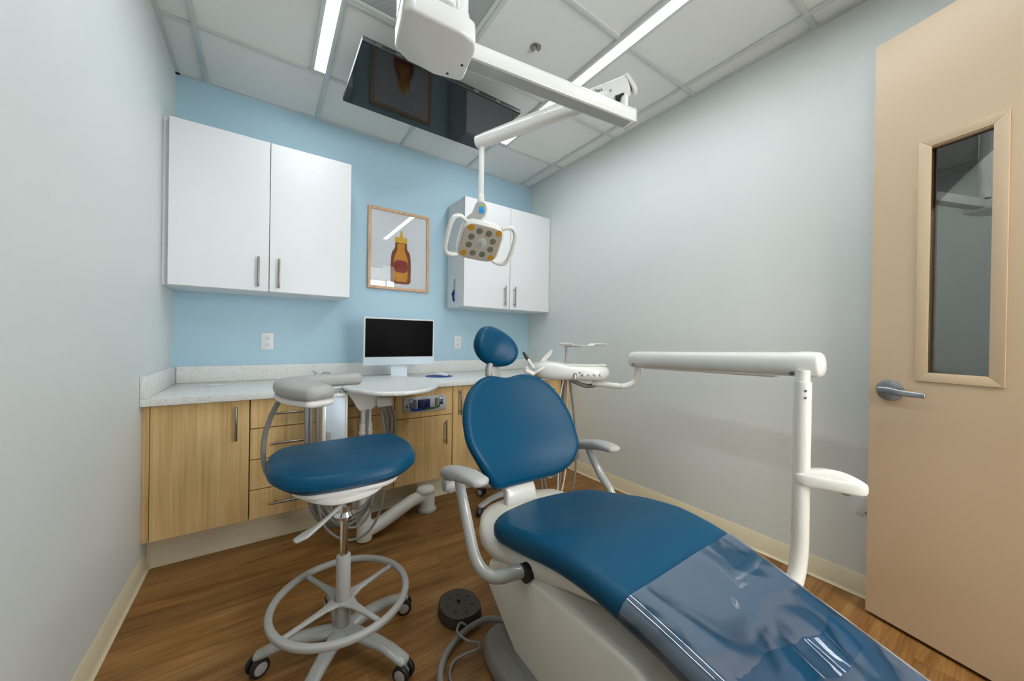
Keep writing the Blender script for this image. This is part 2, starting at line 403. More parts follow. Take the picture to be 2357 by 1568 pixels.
# long tiles: some cross tees are absent in the photo (2 x 4 ft tiles) -> cover plates flush with the tile
def cove(name, p0, p1, nrm):
    """vinyl cove base with a toe: profile swept from p0 to p1"""
    p0, p1, n = V(p0), V(p1), V(nrm); prof = [(0, 0), (.016, 0), (.016, .002), (.009, .006), (.004, .014), (.003, .098), (0, .1)]
    s = B(); A = [s.verts.new(p0+n*a+V((0, 0, c))) for a, c in prof]; C2 = [s.verts.new(p1+n*a+V((0, 0, c))) for a, c in prof]; k = len(prof)
    for i in range(k): s.faces.new((A[i], A[(i+1) % k], C2[(i+1) % k], C2[i]))
    s.faces.new(A[::-1]); s.faces.new(C2); bmesh.ops.recalc_face_normals(s, faces=s.faces)
    return struct(name, s, 'cove', ang=60)
cove('baseboard_left', (0, YF, 0), (0, -.525, 0), (1, 0, 0))
cove('baseboard_right', (W, YF, 0), (W, -.525, 0), (-1, 0, 0))
cove('baseboard_back', (.012, -.525, 0), (W-.012, -.525, 0), (0, -1, 0))
cove('baseboard_front', (0, YF, 0), (DX0-.046, YF, 0), (0, 1, 0))

# door, open towards the right wall
ds = V((-.2569, -.9664, 0)); dn = V((.9664, -.2569, 0)); DM = frame((2.595, -2.58, 0), ds, dn, (0, 0, 1))
LW = .914
b = B()
for x0, x1, z0, z1 in ((0, .165, .015, 2.417), (.327, LW, .015, 2.417), (.165, .327, .015, 1.046), (.165, .327, 1.907, 2.417)): box(b, x0, x1, 0, .044, z0, z1, 0, mx=DM)
door = struct('door_1', b, 'door')
def ring_frame(b, x0, x1, z0, z1, w, d0, d1, mx, bev=.004):
    """mitred rectangular frame in the local x-z plane, depth along local y"""
    f = lambda a, c, d: mx@V((a, d, c))
    o = [(x0, z0), (x1, z0), (x1, z1), (x0, z1)]; n = [(x0+w, z0+w), (x1-w, z0+w), (x1-w, z1-w), (x0+w, z1-w)]
    for k in range(4):
        q = (k+1) % 4; prism(b, [o[k], o[q], n[q], n[k]], f, d0, d1, min(bev, .0015))
b = B(); ring_frame(b, .137, .352, 1.012, 1.945, .034, -.006, .001, DM, .003); ring_frame(b, .137, .352, 1.012, 1.945, .034, .043, .053, DM, .005)
struct('window_frame', b, 'door', door)
struct('glass', box(B(), .166, .326, .017, .023, 1.047, 1.906, mx=DM), 'doorglass', door)
b = B(); cyl(b, DM@V((.066, 0, .965)), DM@V((.066, -.01, .965)), .043, .043, 40, bev=.004); cyl(b, DM@V((.066, -.008, .965)), DM@V((.066, -.045, .965)), .014, .012)
struct('handle_rose', b, 'lever', door)
b = B(); sweep(b, [DM@V(p) for p in smooth([(.052, -.05, .966), (.075, -.052, .966), (.11, -.055, .963), (.15, -.055, .961), (.182, -.05, .96)], 4)], [(.009, .014), (.006, .014), (.005, .011), (.005, .010)], ex=3, cap=.003)
struct('handle_lever', b, 'lever', door)
b = B()
for z in (.25, .9, 1.55, 2.2): cyl(b, (2.362, -3.452, z-.05), (2.362, -3.452, z+.05), .008)
struct('hinge', b, 'steel', door)

# recessed linear lights
def light_strip(x0, x1, label):
    t = thing('linear_light', label, 'ceiling light', ((x0+x1)/2, -1.75, H), 'recessed linear ceiling lights')
    b = B(); box(b, x0-.02, x0, -2.96, -.53, H-.007, H+.01, .001); box(b, x1, x1+.02, -2.96, -.53, H-.007, H+.01, .001); box(b, x0, x1, -.55, -.53, H-.007, H+.01, .001); box(b, x0, x1, -2.96, -2.94, H-.007, H+.01, .001)
    part(t, 'housing', b, 'tee')
    part(t, 'diffuser', box(B(), x0, x1, -2.94, -.55, H-.003, H+.008), 'lamp')
light_strip(.686, .742, 'bright white linear ceiling light left of the overhead screen')
light_strip(1.99, 2.05, 'bright white linear ceiling light above the lamp arm, nearer the right wall')
t = thing('corridor_fill_light', 'unseen white rectangular fill light added to the corridor ceiling behind the doorway', 'ceiling light', (1.9, -4.2, H))  # unseen lamp, added to light the room from the corridor
part(t, 'diffuser', box(B(), 1.3, 2.5, -4.5, -3.9, H-.004, H+.006), 'hall_fill')
# air vent panel
t = thing('air_vent', 'square perforated metal air vent tile in the ceiling beside the lamp mount', 'vent', (1.06, -1.42, H))
x0, x1, y0, y1 = T1+G+.014, T1+2*G-.014, -R0-2*G+.014, -R0-G-.014
part(t, 'perforated_plate', box(B(), x0+.02, x1-.02, y0+.02, y1-.02, H-.001, H+.006), 'vent')
b = B(); ring_frame(b, x0, x1, y0, y1, .022, -.004, .006, frame((0, 0, H), (1, 0, 0), (0, 0, 1), (0, 1, 0)), .002); part(t, 'frame', b, 'tee')
# sprinkler
t = thing('sprinkler', 'small recessed fire sprinkler with red bulb in a ceiling tile', 'sprinkler', (1.655, -1.425, H))
b = B(); sweep(b, [V((1.655+.026*math.cos(a), -1.425+.026*math.sin(a), H+.005)) for a in [2*PI*k/24 for k in range(24)]], (.004, .004), n=8, closed=True); cyl(b, (1.655, -1.425, H-.001), (1.655, -1.425, H+.008), .0255); part(t, 'escutcheon', b, 'steel')
b = B()
for a in (.6, .6+PI): sweep(b, smooth([(1.655+.012*math.cos(a), -1.425+.012*math.sin(a), H), (1.655+.012*math.cos(a), -1.425+.012*math.sin(a), H-.014), (1.655, -1.425, H-.022)], 4), .002, n=8)
cyl(b, (1.655, -1.425, H-.024), (1.655, -1.425, H-.021), .011); part(t, 'deflector', b, 'plate')
part(t, 'bulb', cyl(B(), (1.655, -1.425, H-.02), (1.655, -1.425, H-.002), .0035), 'red')

# ------------------------------------------------------------------ cabinets
def bar_handle(root, parent, p0, p1, off=(0, -.03, 0), r=.006, name='handle'):
    """bar pull with two standoffs; p0,p1 on the door face"""
    p0, p1, off = V(p0), V(p1), V(off); b = B(); d = (p1-p0).normalized(); L = (p1-p0).length
    cyl(b, p0+off, p1+off, r, n=16, bev=.0012)
    for k in (.13, .87): cyl(b, p0+(p1-p0)*k-off*.02, p0+(p1-p0)*k+off, r*.7, n=12)
    return part(parent, name, b, 'steel')

YD = -.63
def base_unit(x0, x1, fronts, label):
    t = thing('base_cabinet', label, 'cabinet', ((x0+x1)/2, -.3, .0), 'maple base cabinets along the blue wall')
    b = B(); box(b, x0, x1, -.608, -.002, .165, .811); part(t, 'body', b, 'dark' if False else 'maple')
    part(t, 'shadow_gap', box(B(), x0+.001, x1-.001, -.6095, -.6075, .168, .808), 'dark')
    for kind, a, c, z0, z1, h in fronts:
        f = part(t, kind, box(B(), a, c, YD, -.611, z0, z1, .0015, 1), 'maple')
        if h: bar_handle(t, f, *h)
    return t
def vh(x, z0, z1): return ((x, YD, z0), (x, YD, z1))
def hh(x0, x1, z): return ((x0, YD, z), (x1, YD, z))
g = .0018
z0, z1 = .167, .806
base_unit(.026, .403, [('door', .028, .4015, z0, z1, vh(.348, .603, .779))], 'maple base cabinet with one door next to the left wall')
base_unit(.405, .781, [('drawer', .4065, .7795, .652, z1, hh(.498, .69, .727)), ('drawer', .4065, .7795, .487, .648, hh(.498, .69, .566)), ('drawer', .4065, .7795, .325, .483, hh(.498, .69, .404)), ('drawer', .4065, .7795, z0, .321, hh(.498, .69, .243))], 'maple base cabinet with four drawers, behind the tall stool')
base_unit(.783, 1.16, [('drawer', .7845, 1.1585, .657, z1, hh(.878, 1.066, .733)), ('door', .7845, 1.1585, z0, .653, vh(.82, .42, .6))], 'maple base cabinet with a drawer above a door, behind the round worktop stand')
base_unit(1.162, 1.572, [('front_panel', 1.1635, 1.5705, .61, z1, None), ('door', 1.1635, 1.5705, z0, .606, vh(1.516, .408, .573))], 'maple base cabinet carrying the blue and silver gas panel')
base_unit(1.574, 1.96, [('door', 1.5755, 1.9585, z0, z1, vh(1.627, .6, .782))], 'maple base cabinet with one door right of the gas panel, behind the patient chair')
base_unit(1.962, 2.33, [('door', 1.9635, 2.3285, z0, z1, vh(2.28, .6, .782))], 'maple base cabinet mostly hidden behind the patient chair backrest')
base_unit(2.332, 2.698, [('drawer', 2.3335, 2.6965, .655, z1, hh(2.42, 2.52, .727)), ('drawer', 2.3335, 2.6965, .487, .651, hh(2.42, 2.52, .566)), ('drawer', 2.3335, 2.6965, .325, .483, hh(2.42, 2.52, .404)), ('drawer', 2.3335, 2.6965, z0, .321, hh(2.42, 2.52, .243))], 'maple drawer cabinet in the right corner under the delivery tray')
b = B(); box(b, .001, .025, -.622, -.002, .165, .811); struct('trim_2', b, 'maple')
b = B(); box(b, 2.699, W-.001, -.622, -.002, .165, .811); struct('trim_3', b, 'maple')
b = B(); box(b, .002, W-.002, -.525, -.002, .0, .164); struct('trim_4', b, 'cove')
# countertop with backsplash
t = thing('countertop', 'white speckled quartz countertop with backsplash along the blue wall', 'countertop', (1.36, -.34, .812))
part(t, 'slab', box(B(), .001, W-.001, -.672, -.001, .812, .846, .002), 'quartz')
part(t, 'backsplash', box(B(), .022, W-.001, -.021, -.001, .8465, .948, .0015), 'quartz')
part(t, 'side_splash', box(B(), .001, .021, -.672, -.001, .8465, .948, .0015), 'quartz')
b = B(); cyl(b, (.221, -.212, .8462), (.221, -.212, .8495), .042, n=40, bev=.001)
one('grommet_cover', b, 'offwhite', 'flat round grommet cover on the countertop near the left wall', 'cover', (.221, -.212, .8462))
# faucet
t = thing('faucet', 'small chrome faucet with lever on the countertop, behind the padded stool arm', 'faucet', (.81, -.13, .846))
b = B(); cyl(b, (.84, -.13, .846), (.84, -.13, .862), .014, .011); sweep(b, smooth([(.80, -.10, .846), (.80, -.10, .876), (.81, -.12, .888), (.835, -.16, .888), (.845, -.175, .872)], 6), .007, n=14, cap=.003); part(t, 'spout', b, 'chrome')
b = B(); cyl(b, (.765, -.12, .846), (.765, -.12, .885), .014, .012, n=20, bev=.002); sweep(b, [(.765, -.12, .885), (.735, -.135, .905)], [(.005, .005), (.007, .004)], n=12, cap=.003); part(t, 'lever', b, 'chrome')

def wall_cab(x0, x1, xm, hx, label):
    t = thing('wall_cabinet', label, 'cabinet', ((x0+x1)/2, -.16, 1.414), 'white wall cabinets on the blue wall')
    part(t, 'body', box(B(), x0, x1, -.308, -.001, 1.414, 2.324, .001, 1), 'white_lam')
    for a, c, h in ((x0+.001, xm-.0018, hx[0]), (xm+.0018, x1-.001, hx[1])):
        f = part(t, 'door', box(B(), a, c, -.3275, -.3095, 1.416, 2.322, .0015, 1), 'white_lam')
        bar_handle(t, f, (h, -.3275, 1.438), (h, -.3275, 1.617))
    return t
wall_cab(.028, .936, .480, (.427, .53), 'larger white wall cabinet with two doors, next to the left wall')
b = B(); box(b, .001, .027, -.29, -.001, 1.416, 2.322); struct('trim_5', b, 'white_lam')
wc = wall_cab(1.799, W-.002, 2.258, (2.198, 2.301), 'smaller white wall cabinet with a slot in its side, in the right corner')
b = B(); prism(b, [(y, z) for y, z in sell(-.148, 1.595, .017, .068, 4, 40)], lambda a, c, d: (d, a, c), 1.7965, 1.7985, .0006); part(wc, 'glove_slot_rim', b, 'steel')
b = B(); prism(b, [(y, z) for y, z in sell(-.148, 1.6, .012, .062, 4, 40)], lambda a, c, d: (d, a, c), 1.7958, 1.7967); part(wc, 'slot_opening', b, 'alu')
b = B(); sweep(b, smooth([(1.795, -.148, 1.565), (1.788, -.146, 1.54), (1.786, -.152, 1.51), (1.787, -.16, 1.485), (1.788, -.168, 1.465)], 5), [(.007, .004), (.013, .006), (.011, .007), (.008, .005), (.012, .006), (.005, .003)], n=14, cap=.004)
one('nitrile_glove', b, 'glove', 'dark blue glove hanging out of the slot in the cabinet side', 'glove', (1.79, -.15, 1.46))

# gas panel
t = thing('gas_panel', 'silver gas flow panel with blue display on the maple cabinet front', 'control panel', (1.366, YD, .65))
FP = lambda a, c, d: (a, YD-d, c)
b = B(); pts = [(1.222, .649), (1.514, .649), (1.519, .675), (1.521, .7), (1.519, .725), (1.514, .752), (1.222, .752), (1.216, .725), (1.214, .7), (1.216, .675)]
prism(b, pts, FP, .0005, .008, .002); part(t, 'plate', b, 'gplate')
b = B(); prism(b, [(1.313, .672), (1.3545, .672), (1.3545, .732), (1.313, .732)], FP, .008, .012, .001); prism(b, [(1.3575, .672), (1.399, .672), (1.399, .732), (1.3575, .732)], FP, .008, .012, .001); part(t, 'display_window', b, 'gnavy')
b = B(); prism(b, closed2d([(1.262, .71), (1.27, .71), (1.272, .685), (1.285, .672), (1.3545, .672), (1.3545, .657), (1.28, .656), (1.266, .664), (1.261, .68)], 4), FP, .008, .0095); part(t, 'blue_band', b, 'gblue')
b = B(); prism(b, closed2d([(1.3575, .672), (1.44, .672), (1.462, .682), (1.468, .7), (1.474, .7), (1.47, .676), (1.45, .663), (1.38, .657), (1.3575, .657)], 4), FP, .008, .0095); part(t, 'green_band', b, 'ggreen')
for x, z, m_ in ((1.291, .698, 'gblue'), (1.446, .705, 'slot')):
    b = B(); prism(b, sell(x, z, .012, .03, 5, 32), FP, .008, .0105); o = part(t, 'sight_bezel', b, m_)
    b = B(); prism(b, sell(x, z, .008, .026, 5, 32), FP, .0105, .013, .001); part(o, 'sight_tube', b, 'gtube')
for x, z in ((1.266, .715), (1.476, .724)):
    b = B(); cyl(b, (x, YD-.008, z), (x, YD-.03, z-.002), .013, .011, bev=.002); o = part(t, 'knob', b, 'plate')
    part(o, 'knob_cap', cyl(B(), (x, YD-.0295, z-.002), (x, YD-.034, z-.003), .008), 'gknob')
    b = B(); sweep(b, [(x+.022*math.cos(a), YD-.0085, z+.022*math.sin(a)) for a in [PI*.2+k*PI*.6/10 for k in range(11)]], .0015, n=8); part(t, 'dial_mark', b, 'gnavy')
b = B(); cyl(b, (1.243, YD-.008, .69), (1.243, YD-.02, .69), .011, .008, bev=.002); part(t, 'port', b, 'steel')
b = B(); cyl(b, (1.484, YD-.008, .697), (1.484, YD-.02, .697), .011, .009, bev=.002); part(t, 'port', b, 'black')
MXF = frame((1.356, YD-.0083, .742), (1, 0, 0), (0, 0, 1), (0, -1, 0))
text(t, 'PORTER', .0105, MXF, 'gnavy')
b = B()
for z in (.702, .694, .686, .678): box(b, 1.409, 1.428-.004*(z > .7), YD-.0086, YD-.008, z-.001, z+.001)
part(t, 'instruction_lines', b, 'text')

# outlets
def outlet(x, z, label):
    t = thing('wall_outlet', label, 'outlet', (x, 0, z), 'wall outlets on the blue wall')
    part(t, 'plate', box(B(), x-.036, x+.036, -.006, 0, z-.058, z+.058, .003), 'plate')
    for s in (1, -1):
        b = B(); prism(b, sell(x, z+s*.022, .017, .0145, 3.5, 28), lambda a, c, d: (a, -d, c), .0055, .0085, .0008); f = part(t, 'socket', b, 'plate')
        b = B()
        for dx in (-.0065, .0065): box(b, x+dx-.0012, x+dx+.0012, -.009, -.0083, z+s*.022, z+s*.022+.008)
        cyl(b, (x, -.0083, z+s*.022-.006), (x, -.009, z+s*.022-.006), .0024, n=12); part(f, 'slots', b, 'slot')
    return t
outlet(.476, 1.107, 'white wall outlet under the larger wall cabinet')
outlet(1.911, 1.11, 'white wall outlet right of the computer screen')
t = thing('wall_switch_plate', 'white plate on the right wall beside the door edge', 'wall plate', (W, -2.53, .437))
part(t, 'plate', box(B(), W-.006, W, -2.59, -2.52, .376, .498, .002), 'plate')
part(t, 'screw', cyl(B(), (W-.006, -2.555, .387), (W-.0075, -2.555, .387), .003, n=12), 'slot')

# framed print: plain generic amber jar
t = thing('framed_print', 'framed print of an amber bottle with yellow cap on the blue wall', 'picture', (1.367, 0, 1.537))
x0, x1, z0_, z1_ = 1.117, 1.617, 1.537, 2.187
b = B(); mxp = frame((0, 0, 0), (1, 0, 0), (0, -1, 0), (0, 0, 1)); ring_frame(b, x0, x1, z0_, z1_, .022, .001, .024, mxp, .0015); part(t, 'frame', b, 'oak')
part(t, 'backing_print', box(B(), x0+.02, x1-.02, -.012, -.002, z0_+.02, z1_-.02), 'paper')
FPr = lambda a, c, d: (a, -.012-d, c)
cx = 1.378
o = part(t, 'printed_bottle', prism(B(), closed2d([(cx-.075, 1.60), (cx-.083, 1.66), (cx-.083, 1.76), (cx-.075, 1.84), (cx-.05, 1.885), (cx-.042, 1.93), (cx+.042, 1.93), (cx+.05, 1.885), (cx+.075, 1.84), (cx+.083, 1.76), (cx+.083, 1.66), (cx+.075, 1.60), (cx, 1.59)], 5), FPr, 0, .0004), 'brown')
part(t, 'printed_highlight', prism(B(), closed2d([(cx-.05, 1.62), (cx-.058, 1.7), (cx-.055, 1.8), (cx-.03, 1.87), (cx-.028, 1.92), (cx+.028, 1.92), (cx+.03, 1.87), (cx+.055, 1.8), (cx+.058, 1.7), (cx+.05, 1.62), (cx, 1.612)], 5), FPr, .0004, .0008), 'amber')
part(t, 'printed_label', prism(B(), sell(cx, 1.735, .058, .052, 3, 40), FPr, .0008, .0012), 'red')
b = B(); prism(b, [(cx-.052, 1.93), (cx+.052, 1.93), (cx+.05, 1.975), (cx-.05, 1.975)], FPr, .0004, .0010); prism(b, [(cx-.016, 1.975), (cx+.016, 1.975), (cx+.008, 2.03), (cx-.004, 2.03)], FPr, .0004, .001); part(t, 'printed_cap', b, 'yellow')
part(t, 'glazing', box(B(), x0+.021, x1-.021, -.0165, -.015, z0_+.021, z1_-.021), 'glaze')

# computer
t = thing('computer', 'silver all-in-one computer with black screen on the countertop', 'computer', (1.29, -.29, .846))
xa, xb = 1.031, 1.556
part(t, 'display_case', box(B(), xa, xb, -.312, -.298, .944, 1.292, .005, 3), 'aluw')
part(t, 'chin', box(B(), xa+.0005, xb-.0005, -.3135, -.312, .945, 1.002, .0005, 1), 'alu')
part(t, 'screen', box(B(), xa+.012, xb-.012, -.3138, -.3115, 1.006, 1.28, .0005, 1), 'screen')
b = B(); prism(b, [(-.29, .97), (-.296, .97), (-.30, .856), (-.345, .8505), (-.345, .8465), (-.19, .8465), (-.19, .8505), (-.288, .856)], lambda a, c, d: (d, a, c), 1.228, 1.348, .0015, 2); part(t, 'stand', b, 'alu')
b = B(); prism(b, sell(1.597, -.32, .105, .105, 2, 64), lambda a, c, d: (a, c, d), .8462, .8485, .0008); one('mouse_mat', b, 'mpad', 'round blue mouse mat on the countertop right of the computer', 'mouse mat', (1.597, -.32, .8462))
b = B(); cushion(b, sell(0, 0, .028, .056, 2.6, 40), lambda x, y, h: (1.605+x*.8-y*.6, -.335-x*.3+y*.8, .858+h+.006*(1-(y/.056)**2)), .018, .009, .004); one('computer_mouse', b, 'plate', 'small white computer mouse on the round blue mat', 'mouse', (1.6, -.33, .849))

# ceiling screen
t = thing('overhead_television', 'flat black television mounted face down under the ceiling', 'television', (1.31, -.84, 2.585))
part(t, 'casing', box(B(), .836, 1.786, -1.112, -.573, 2.587, 2.612, .003), 'black')
part(t, 'screen_glass', box(B(), .838, 1.784, -1.105, -.575, 2.585, 2.5885, .0008, 1), 'tvglass')
b = B(); prism(b, [(-1.08, 2.61), (-.6, 2.61), (-.65, 2.64), (-1.03, 2.645)], lambda a, c, d: (d, a, c), .92, 1.70, .008); part(t, 'rear_cover', b, 'black')
b = B()
for x in (1.1, 1.52): box(b, x-.02, x+.02, -1.0, -.68, 2.64, 2.66, .002)
cyl(b, (1.31, -.84, 2.65), (1.31, -.84, H-.001), .03); box(b, 1.05, 1.57, -.86, -.82, 2.645, 2.66, .002); part(t, 'ceiling_mount', b, 'black')
for x in (.9, 1.0, 1.45, 1.6): part(t, 'edge_button', box(B(), x, x+.03, -1.1135, -1.111, 2.592, 2.604), 'steel')

# ------------------------------------------------------------------ ceiling dental light
t = thing('dental_lamp', 'white ceiling-mounted dental lamp on a jointed arm, lamp head above the chair', 'dental lamp', (.98, -1.9, H))
A0, A1 = V((1.0, -1.882, 2.095)), V((1.726, -1.995, 2.088)); ad = (A1-A0).normalized()
b = B(); cyl(b, (.975, -1.893, 2.13), (.975, -1.893, H-.03), .03, n=32); cyl(b, (.975, -1.893, 2.13), (.975, -1.893, 2.2), .034, n=32, bev=.003); cyl(b, (.975, -1.893, H-.05), (.975, -1.893, H-.005), .09, n=40, bev=.01); part(t, 'ceiling_pole', b, 'white')
b = B(); hp = [(.772, -1.965), (.79, -1.985), (.94, -1.995), (.985, -1.985), (1.002, -1.96), (1.026, -1.825), (1.018, -1.808), (.93, -1.793), (.84, -1.792), (.79, -1.82)]
prism(b, hp, lambda a, c, d: (a, c, d), 2.052, 2.12, .009, 3)
prism(b, [(.778, -1.93), (.79, -1.985), (.83, -1.995), (.915, -2.0), (.925, -1.97), (.925, -1.84), (.9, -1.80), (.83, -1.8), (.79, -1.83)], lambda a, c, d: (a, c, d), 2.12, 2.36, .018, 4)
part(t, 'mount_housing', b, 'white')
for p in ((.968, -1.822), (.992, -1.885)): part(t, 'screw', cyl(B(), (p[0], p[1], 2.0505), (p[0], p[1], 2.053), .0045, n=12), 'slot')
b = B(); cr = ad.cross(V((0, 0, 1))).normalized()
MA = frame(A0, ad, cr, (0, 0, 1)); L = (A1-A0).length
prism(b, [(-.032, -.028), (.032, -.028), (.032, .012), (.022, .034), (-.022, .034), (-.032, .012)], lambda a, c, d: MA@V((d, a, c)), 0, L, .003); part(t, 'rigid_arm', b, 'white')
b = B(); box(b, .01, L-.02, -.024, .024, -.0295, -.027, 0, mx=MA); part(t, 'arm_underside_strip', b, 'grey')
for q in ((L+.0035, .012, .018), (L+.0035, .018, -.018)):
    p = MA@V(q); part(t, 'screw', cyl(B(), p-ad*.003, p, .0045, n=12), 'slot')
b = B(); prism(b, [(-.034, -.030), (.034, -.030), (.034, .013), (.023, .036), (-.023, .036), (-.034, .013)], lambda a, c, d: MA@V((d, a, c)), L-.001, L+.0025, .001); part(t, 'arm_end_plate', b, 'white')
PV = V((1.70, -1.982, 2.1)); b = B(); cyl(b, PV, PV+V((0, 0, .1)), .016, n=24); cyl(b, PV+V((0, 0, .02)), PV+V((0, 0, .032)), .02, n=24, bev=.002); part(t, 'arm_pivot', b, 'white')
F0, F1 = V((1.708, -1.99, 2.222)), V((1.292, -1.448, 2.093)); fd = (F1-F0).normalized(); fu = V((0, 0, 1)); fs = fd.cross(fu).normalized(); fu2 = fs.cross(fd).normalized()
MFl = frame(F0, fd, fs, fu2); FL = (F1-F0).length
b = B(); sweep(b, [MFl@V((x, 0, z)) for x, z in ((0, .0), (.12, .0), (.4, -.002), (FL-.05, -.004), (FL, -.004))], [(.027, .042), (.028, .04), (.028, .034), (.027, .031), (.026, .028)], n=28, up=fu2, ex=2.7, cap=.012); part(t, 'flex_arm', b, 'white')
b = B(); sweep(b, [MFl@V((-.008, 0, .0)), MFl@V((-.02, 0, .004))], [(.0285, .044), (.0285, .045)], n=28, up=fu2, ex=3.2, cap=.002); part(t, 'arm_end_cap', b, 'offwhite')
b = B(); sweep(b, [MFl@V((.02, 0, -.036)), MFl@V((.055, 0, -.036))], [(.02, .008), (.02, .008)], n=20, up=fu2, ex=3); part(t, 'joint_recess', b, 'black')
TX = -fd; TN = TX.cross(fu2).normalized()
def lp(x, z): return F0+fd*x-fs*.0285+fu2*z
text(t, 'a', .023, frame(lp(.150, .008), TX, fu2, TN), 'text'); text(t, 'dec', .023, frame(lp(.116, .008), TX, fu2, TN), 'text')
b = B(); sweep(b, [lp(.139, -.002), lp(.136, .010), lp(.128, .017)], .0007, n=6); part(t, 'logo_stroke', b, 'text')
b = B(); p = lp(.07, -.012); cyl(b, p, p-fs*.003, .005, n=16); part(t, 'screw', b, 'steel')
DR = V((1.309, -1.462, 0))
b = B(); cyl(b, DR+V((0, 0, 1.83)), DR+V((0, 0, 2.09)), .0135, n=24); cyl(b, DR+V((0, 0, 1.79)), DR+V((0, 0, 1.84)), .017, .0155, n=24, bev=.002); part(t, 'drop_rod', b, 'white')
# head frame: face plane looks down towards the patient
hn = (-FW*.72-UP*.62+RT*.26).normalized(); ha = (RT*.94-UP*.30); ha = (ha-hn*ha.dot(hn)).normalized(); hb = hn.cross(ha).normalized()
HC = V((1.312, -1.463, 1.608)); ha = (RT*.90-UP*.38); ha = (ha-hn*ha.dot(hn)).normalized(); hb = hn.cross(ha).normalized(); HM = frame(HC, ha, hb, hn)
YC = DR+V((0, 0, 1.768))-FW*.022
ypl = closed2d([(.03, .008), (.022, .026), (.0, .033), (-.02, .026), (-.03, .004), (-.042, -.022), (-.068, -.044), (-.084, -.066), (-.082, -.1), (-.04, -.11), (-.016, -.085), (.002, -.058), (.024, -.036), (.031, -.012)], 5)
b = B(); cushion(b, [(x*1.06+.001, y*1.04+.001) for x, y in ypl], lambda x, y, h: YC+RT*x+UP*y-FW*(h-.013+.25*max(0, -y-.05)*-1), .024, .010); part(t, 'yoke', b, 'white')
yn = -FW
b = B(); cushion(b, [(x*.93, y*.95) for x, y in ypl], lambda x, y, h: YC+RT*x+UP*y-FW*(h+.25*max(0, -y-.05)*-1), .006, .003); o = part(t, 'control_panel', b, 'greypad')
KM = frame(YC, (RT*.97-UP*.1).normalized(), UP, yn)
b = B(); box(b, -.006, .018, -.026, .004, .0025, .0045, .0005, mx=KM); part(o, 'blue_keys', b, 'keyb')
b = B(); box(b, -.002, .017, .007, .014, .0025, .0045, .0005, mx=KM); part(o, 'green_key', b, 'keyg')
b = B(); cushion(b, sell(0, 0, .108, .098, 4, 60), lambda x, y, h: HM@V((x*(1+h*1.5), y*(1+h*1.5), h-.032)), .062, .022, -.0); part(t, 'head_housing', b, 'white')
b = B(); cushion(b, sell(0, 0, .095, .087, 4.6, 60), lambda x, y, h: HM@V((x, y, h+.001)), .006, .003); part(t, 'head_face', b, 'lensf')
k = 0
for x, y, mm in ((-.062, .058, 'lensy'), (.066, .058, 'lensy'), (-.066, -.055, 'lensy'), (.064, -.055, 'lensy'), (-.022, .05, 'lensg'), (.022, .048, 'lensg'), (.05, .018, 'lensg'), (.05, -.018, 'lensg'), (.02, -.047, 'lensg'), (-.024, -.048, 'lensg'), (-.05, .02, 'lensg'), (-.052, -.016, 'lensg')):
    p = HM@V((x*1.08, y*1.14, .0035)); b = B(); cyl(b, p, p+hn*.002, .0155, .0145, n=24); part(t, 'lens', b, mm)
p = HM@V((0, 0, .0035)); b = B(); cyl(b, p, p+hn*.0025, .028, .024, n=32); cyl(b, p, p+hn*.01, .006, .004, n=20); part(t, 'centre_lens', b, 'greypad')
for sx, nm in ((-1, 'handle'), (1, 'handle')):
    b = B(); sweep(b, [HM@V(p) for p in smooth([(sx*.09, .082, -.022), (sx*.125, .098, -.02), (sx*.15, .088, -.012), (sx*.163, .05, -.002), (sx*.163, -.04, .002), (sx*.152, -.078, -.002), (sx*.125, -.09, -.01), (sx*.09, -.086, -.02)], 5)], [(.009, .013), (.01, .012), (.0105, .0105), (.0105, .0105), (.01, .012), (.009, .013)], n=16, up=hn, ex=2.4); part(t, nm, b, 'white' if sx < 0 else 'offwhite')

# ------------------------------------------------------------------ dental chair
chair = thing('dental_chair', 'reclining blue upholstered dental chair with white base in the room centre', 'dental chair', (1.44, -2.1, 0))
ZT = [(-1.60, .425), (-1.70, .445), (-1.80, .46), (-1.95, .49), (-2.10, .53), (-2.25, .553), (-2.38, .548), (-2.5, .525), (-2.66, .485), (-2.82, .445), (-3.0, .405), (-3.2, .36)]
HW = [(-1.68, .10), (-1.70, .17), (-1.74, .225), (-1.80, .262), (-1.90, .285), (-2.05, .292), (-2.25, .29), (-2.42, .278), (-2.6, .258), (-2.8, .24), (-2.95, .225), (-3.05, .2), (-3.1, .15), (-3.12, .08)]
CX = [(-1.6, 1.45), (-2.2, 1.445), (-2.5, 1.437), (-3.1, 1.41)]
def ip(T, y):
    T = sorted(T)
    if y <= T[0][0]: return T[0][1]
    for a, c in zip(T, T[1:]):
        if y <= c[0]:
            u = (y-a[0])/(c[0]-a[0]); return a[1]*(1-u)+c[1]*u
    return T[-1][1]
def ips(T, y, e=.05): return (ip(T, y-e)+2*ip(T, y)+ip(T, y+e))/4
def seatf(x, y, h):
    z = ips(ZT, y); sl = (ips(ZT, y+.03)-ips(ZT, y-.03))/.06; n = V((0, -sl, 1)).normalized()
    return V((x, y, z))+n*(h-.038)
def seat_out(g=0, y0=None):
    Ls = [(ip(CX, y)-w-g, y) for y, w in HW]; Rs = [(ip(CX, y)+w+g, y) for y, w in HW]
    P = Ls+Rs[::-1]; return closed2d(P, 4)
def seat_dent(x, y):
    c = ip(CX, y); u = (x-c)/.28
    return -.012*max(0, 1-u*u)*math.exp(-((y+1.95)/.22)**2)+.006*abs(u)**2*math.exp(-((y+1.9)/.3)**2)
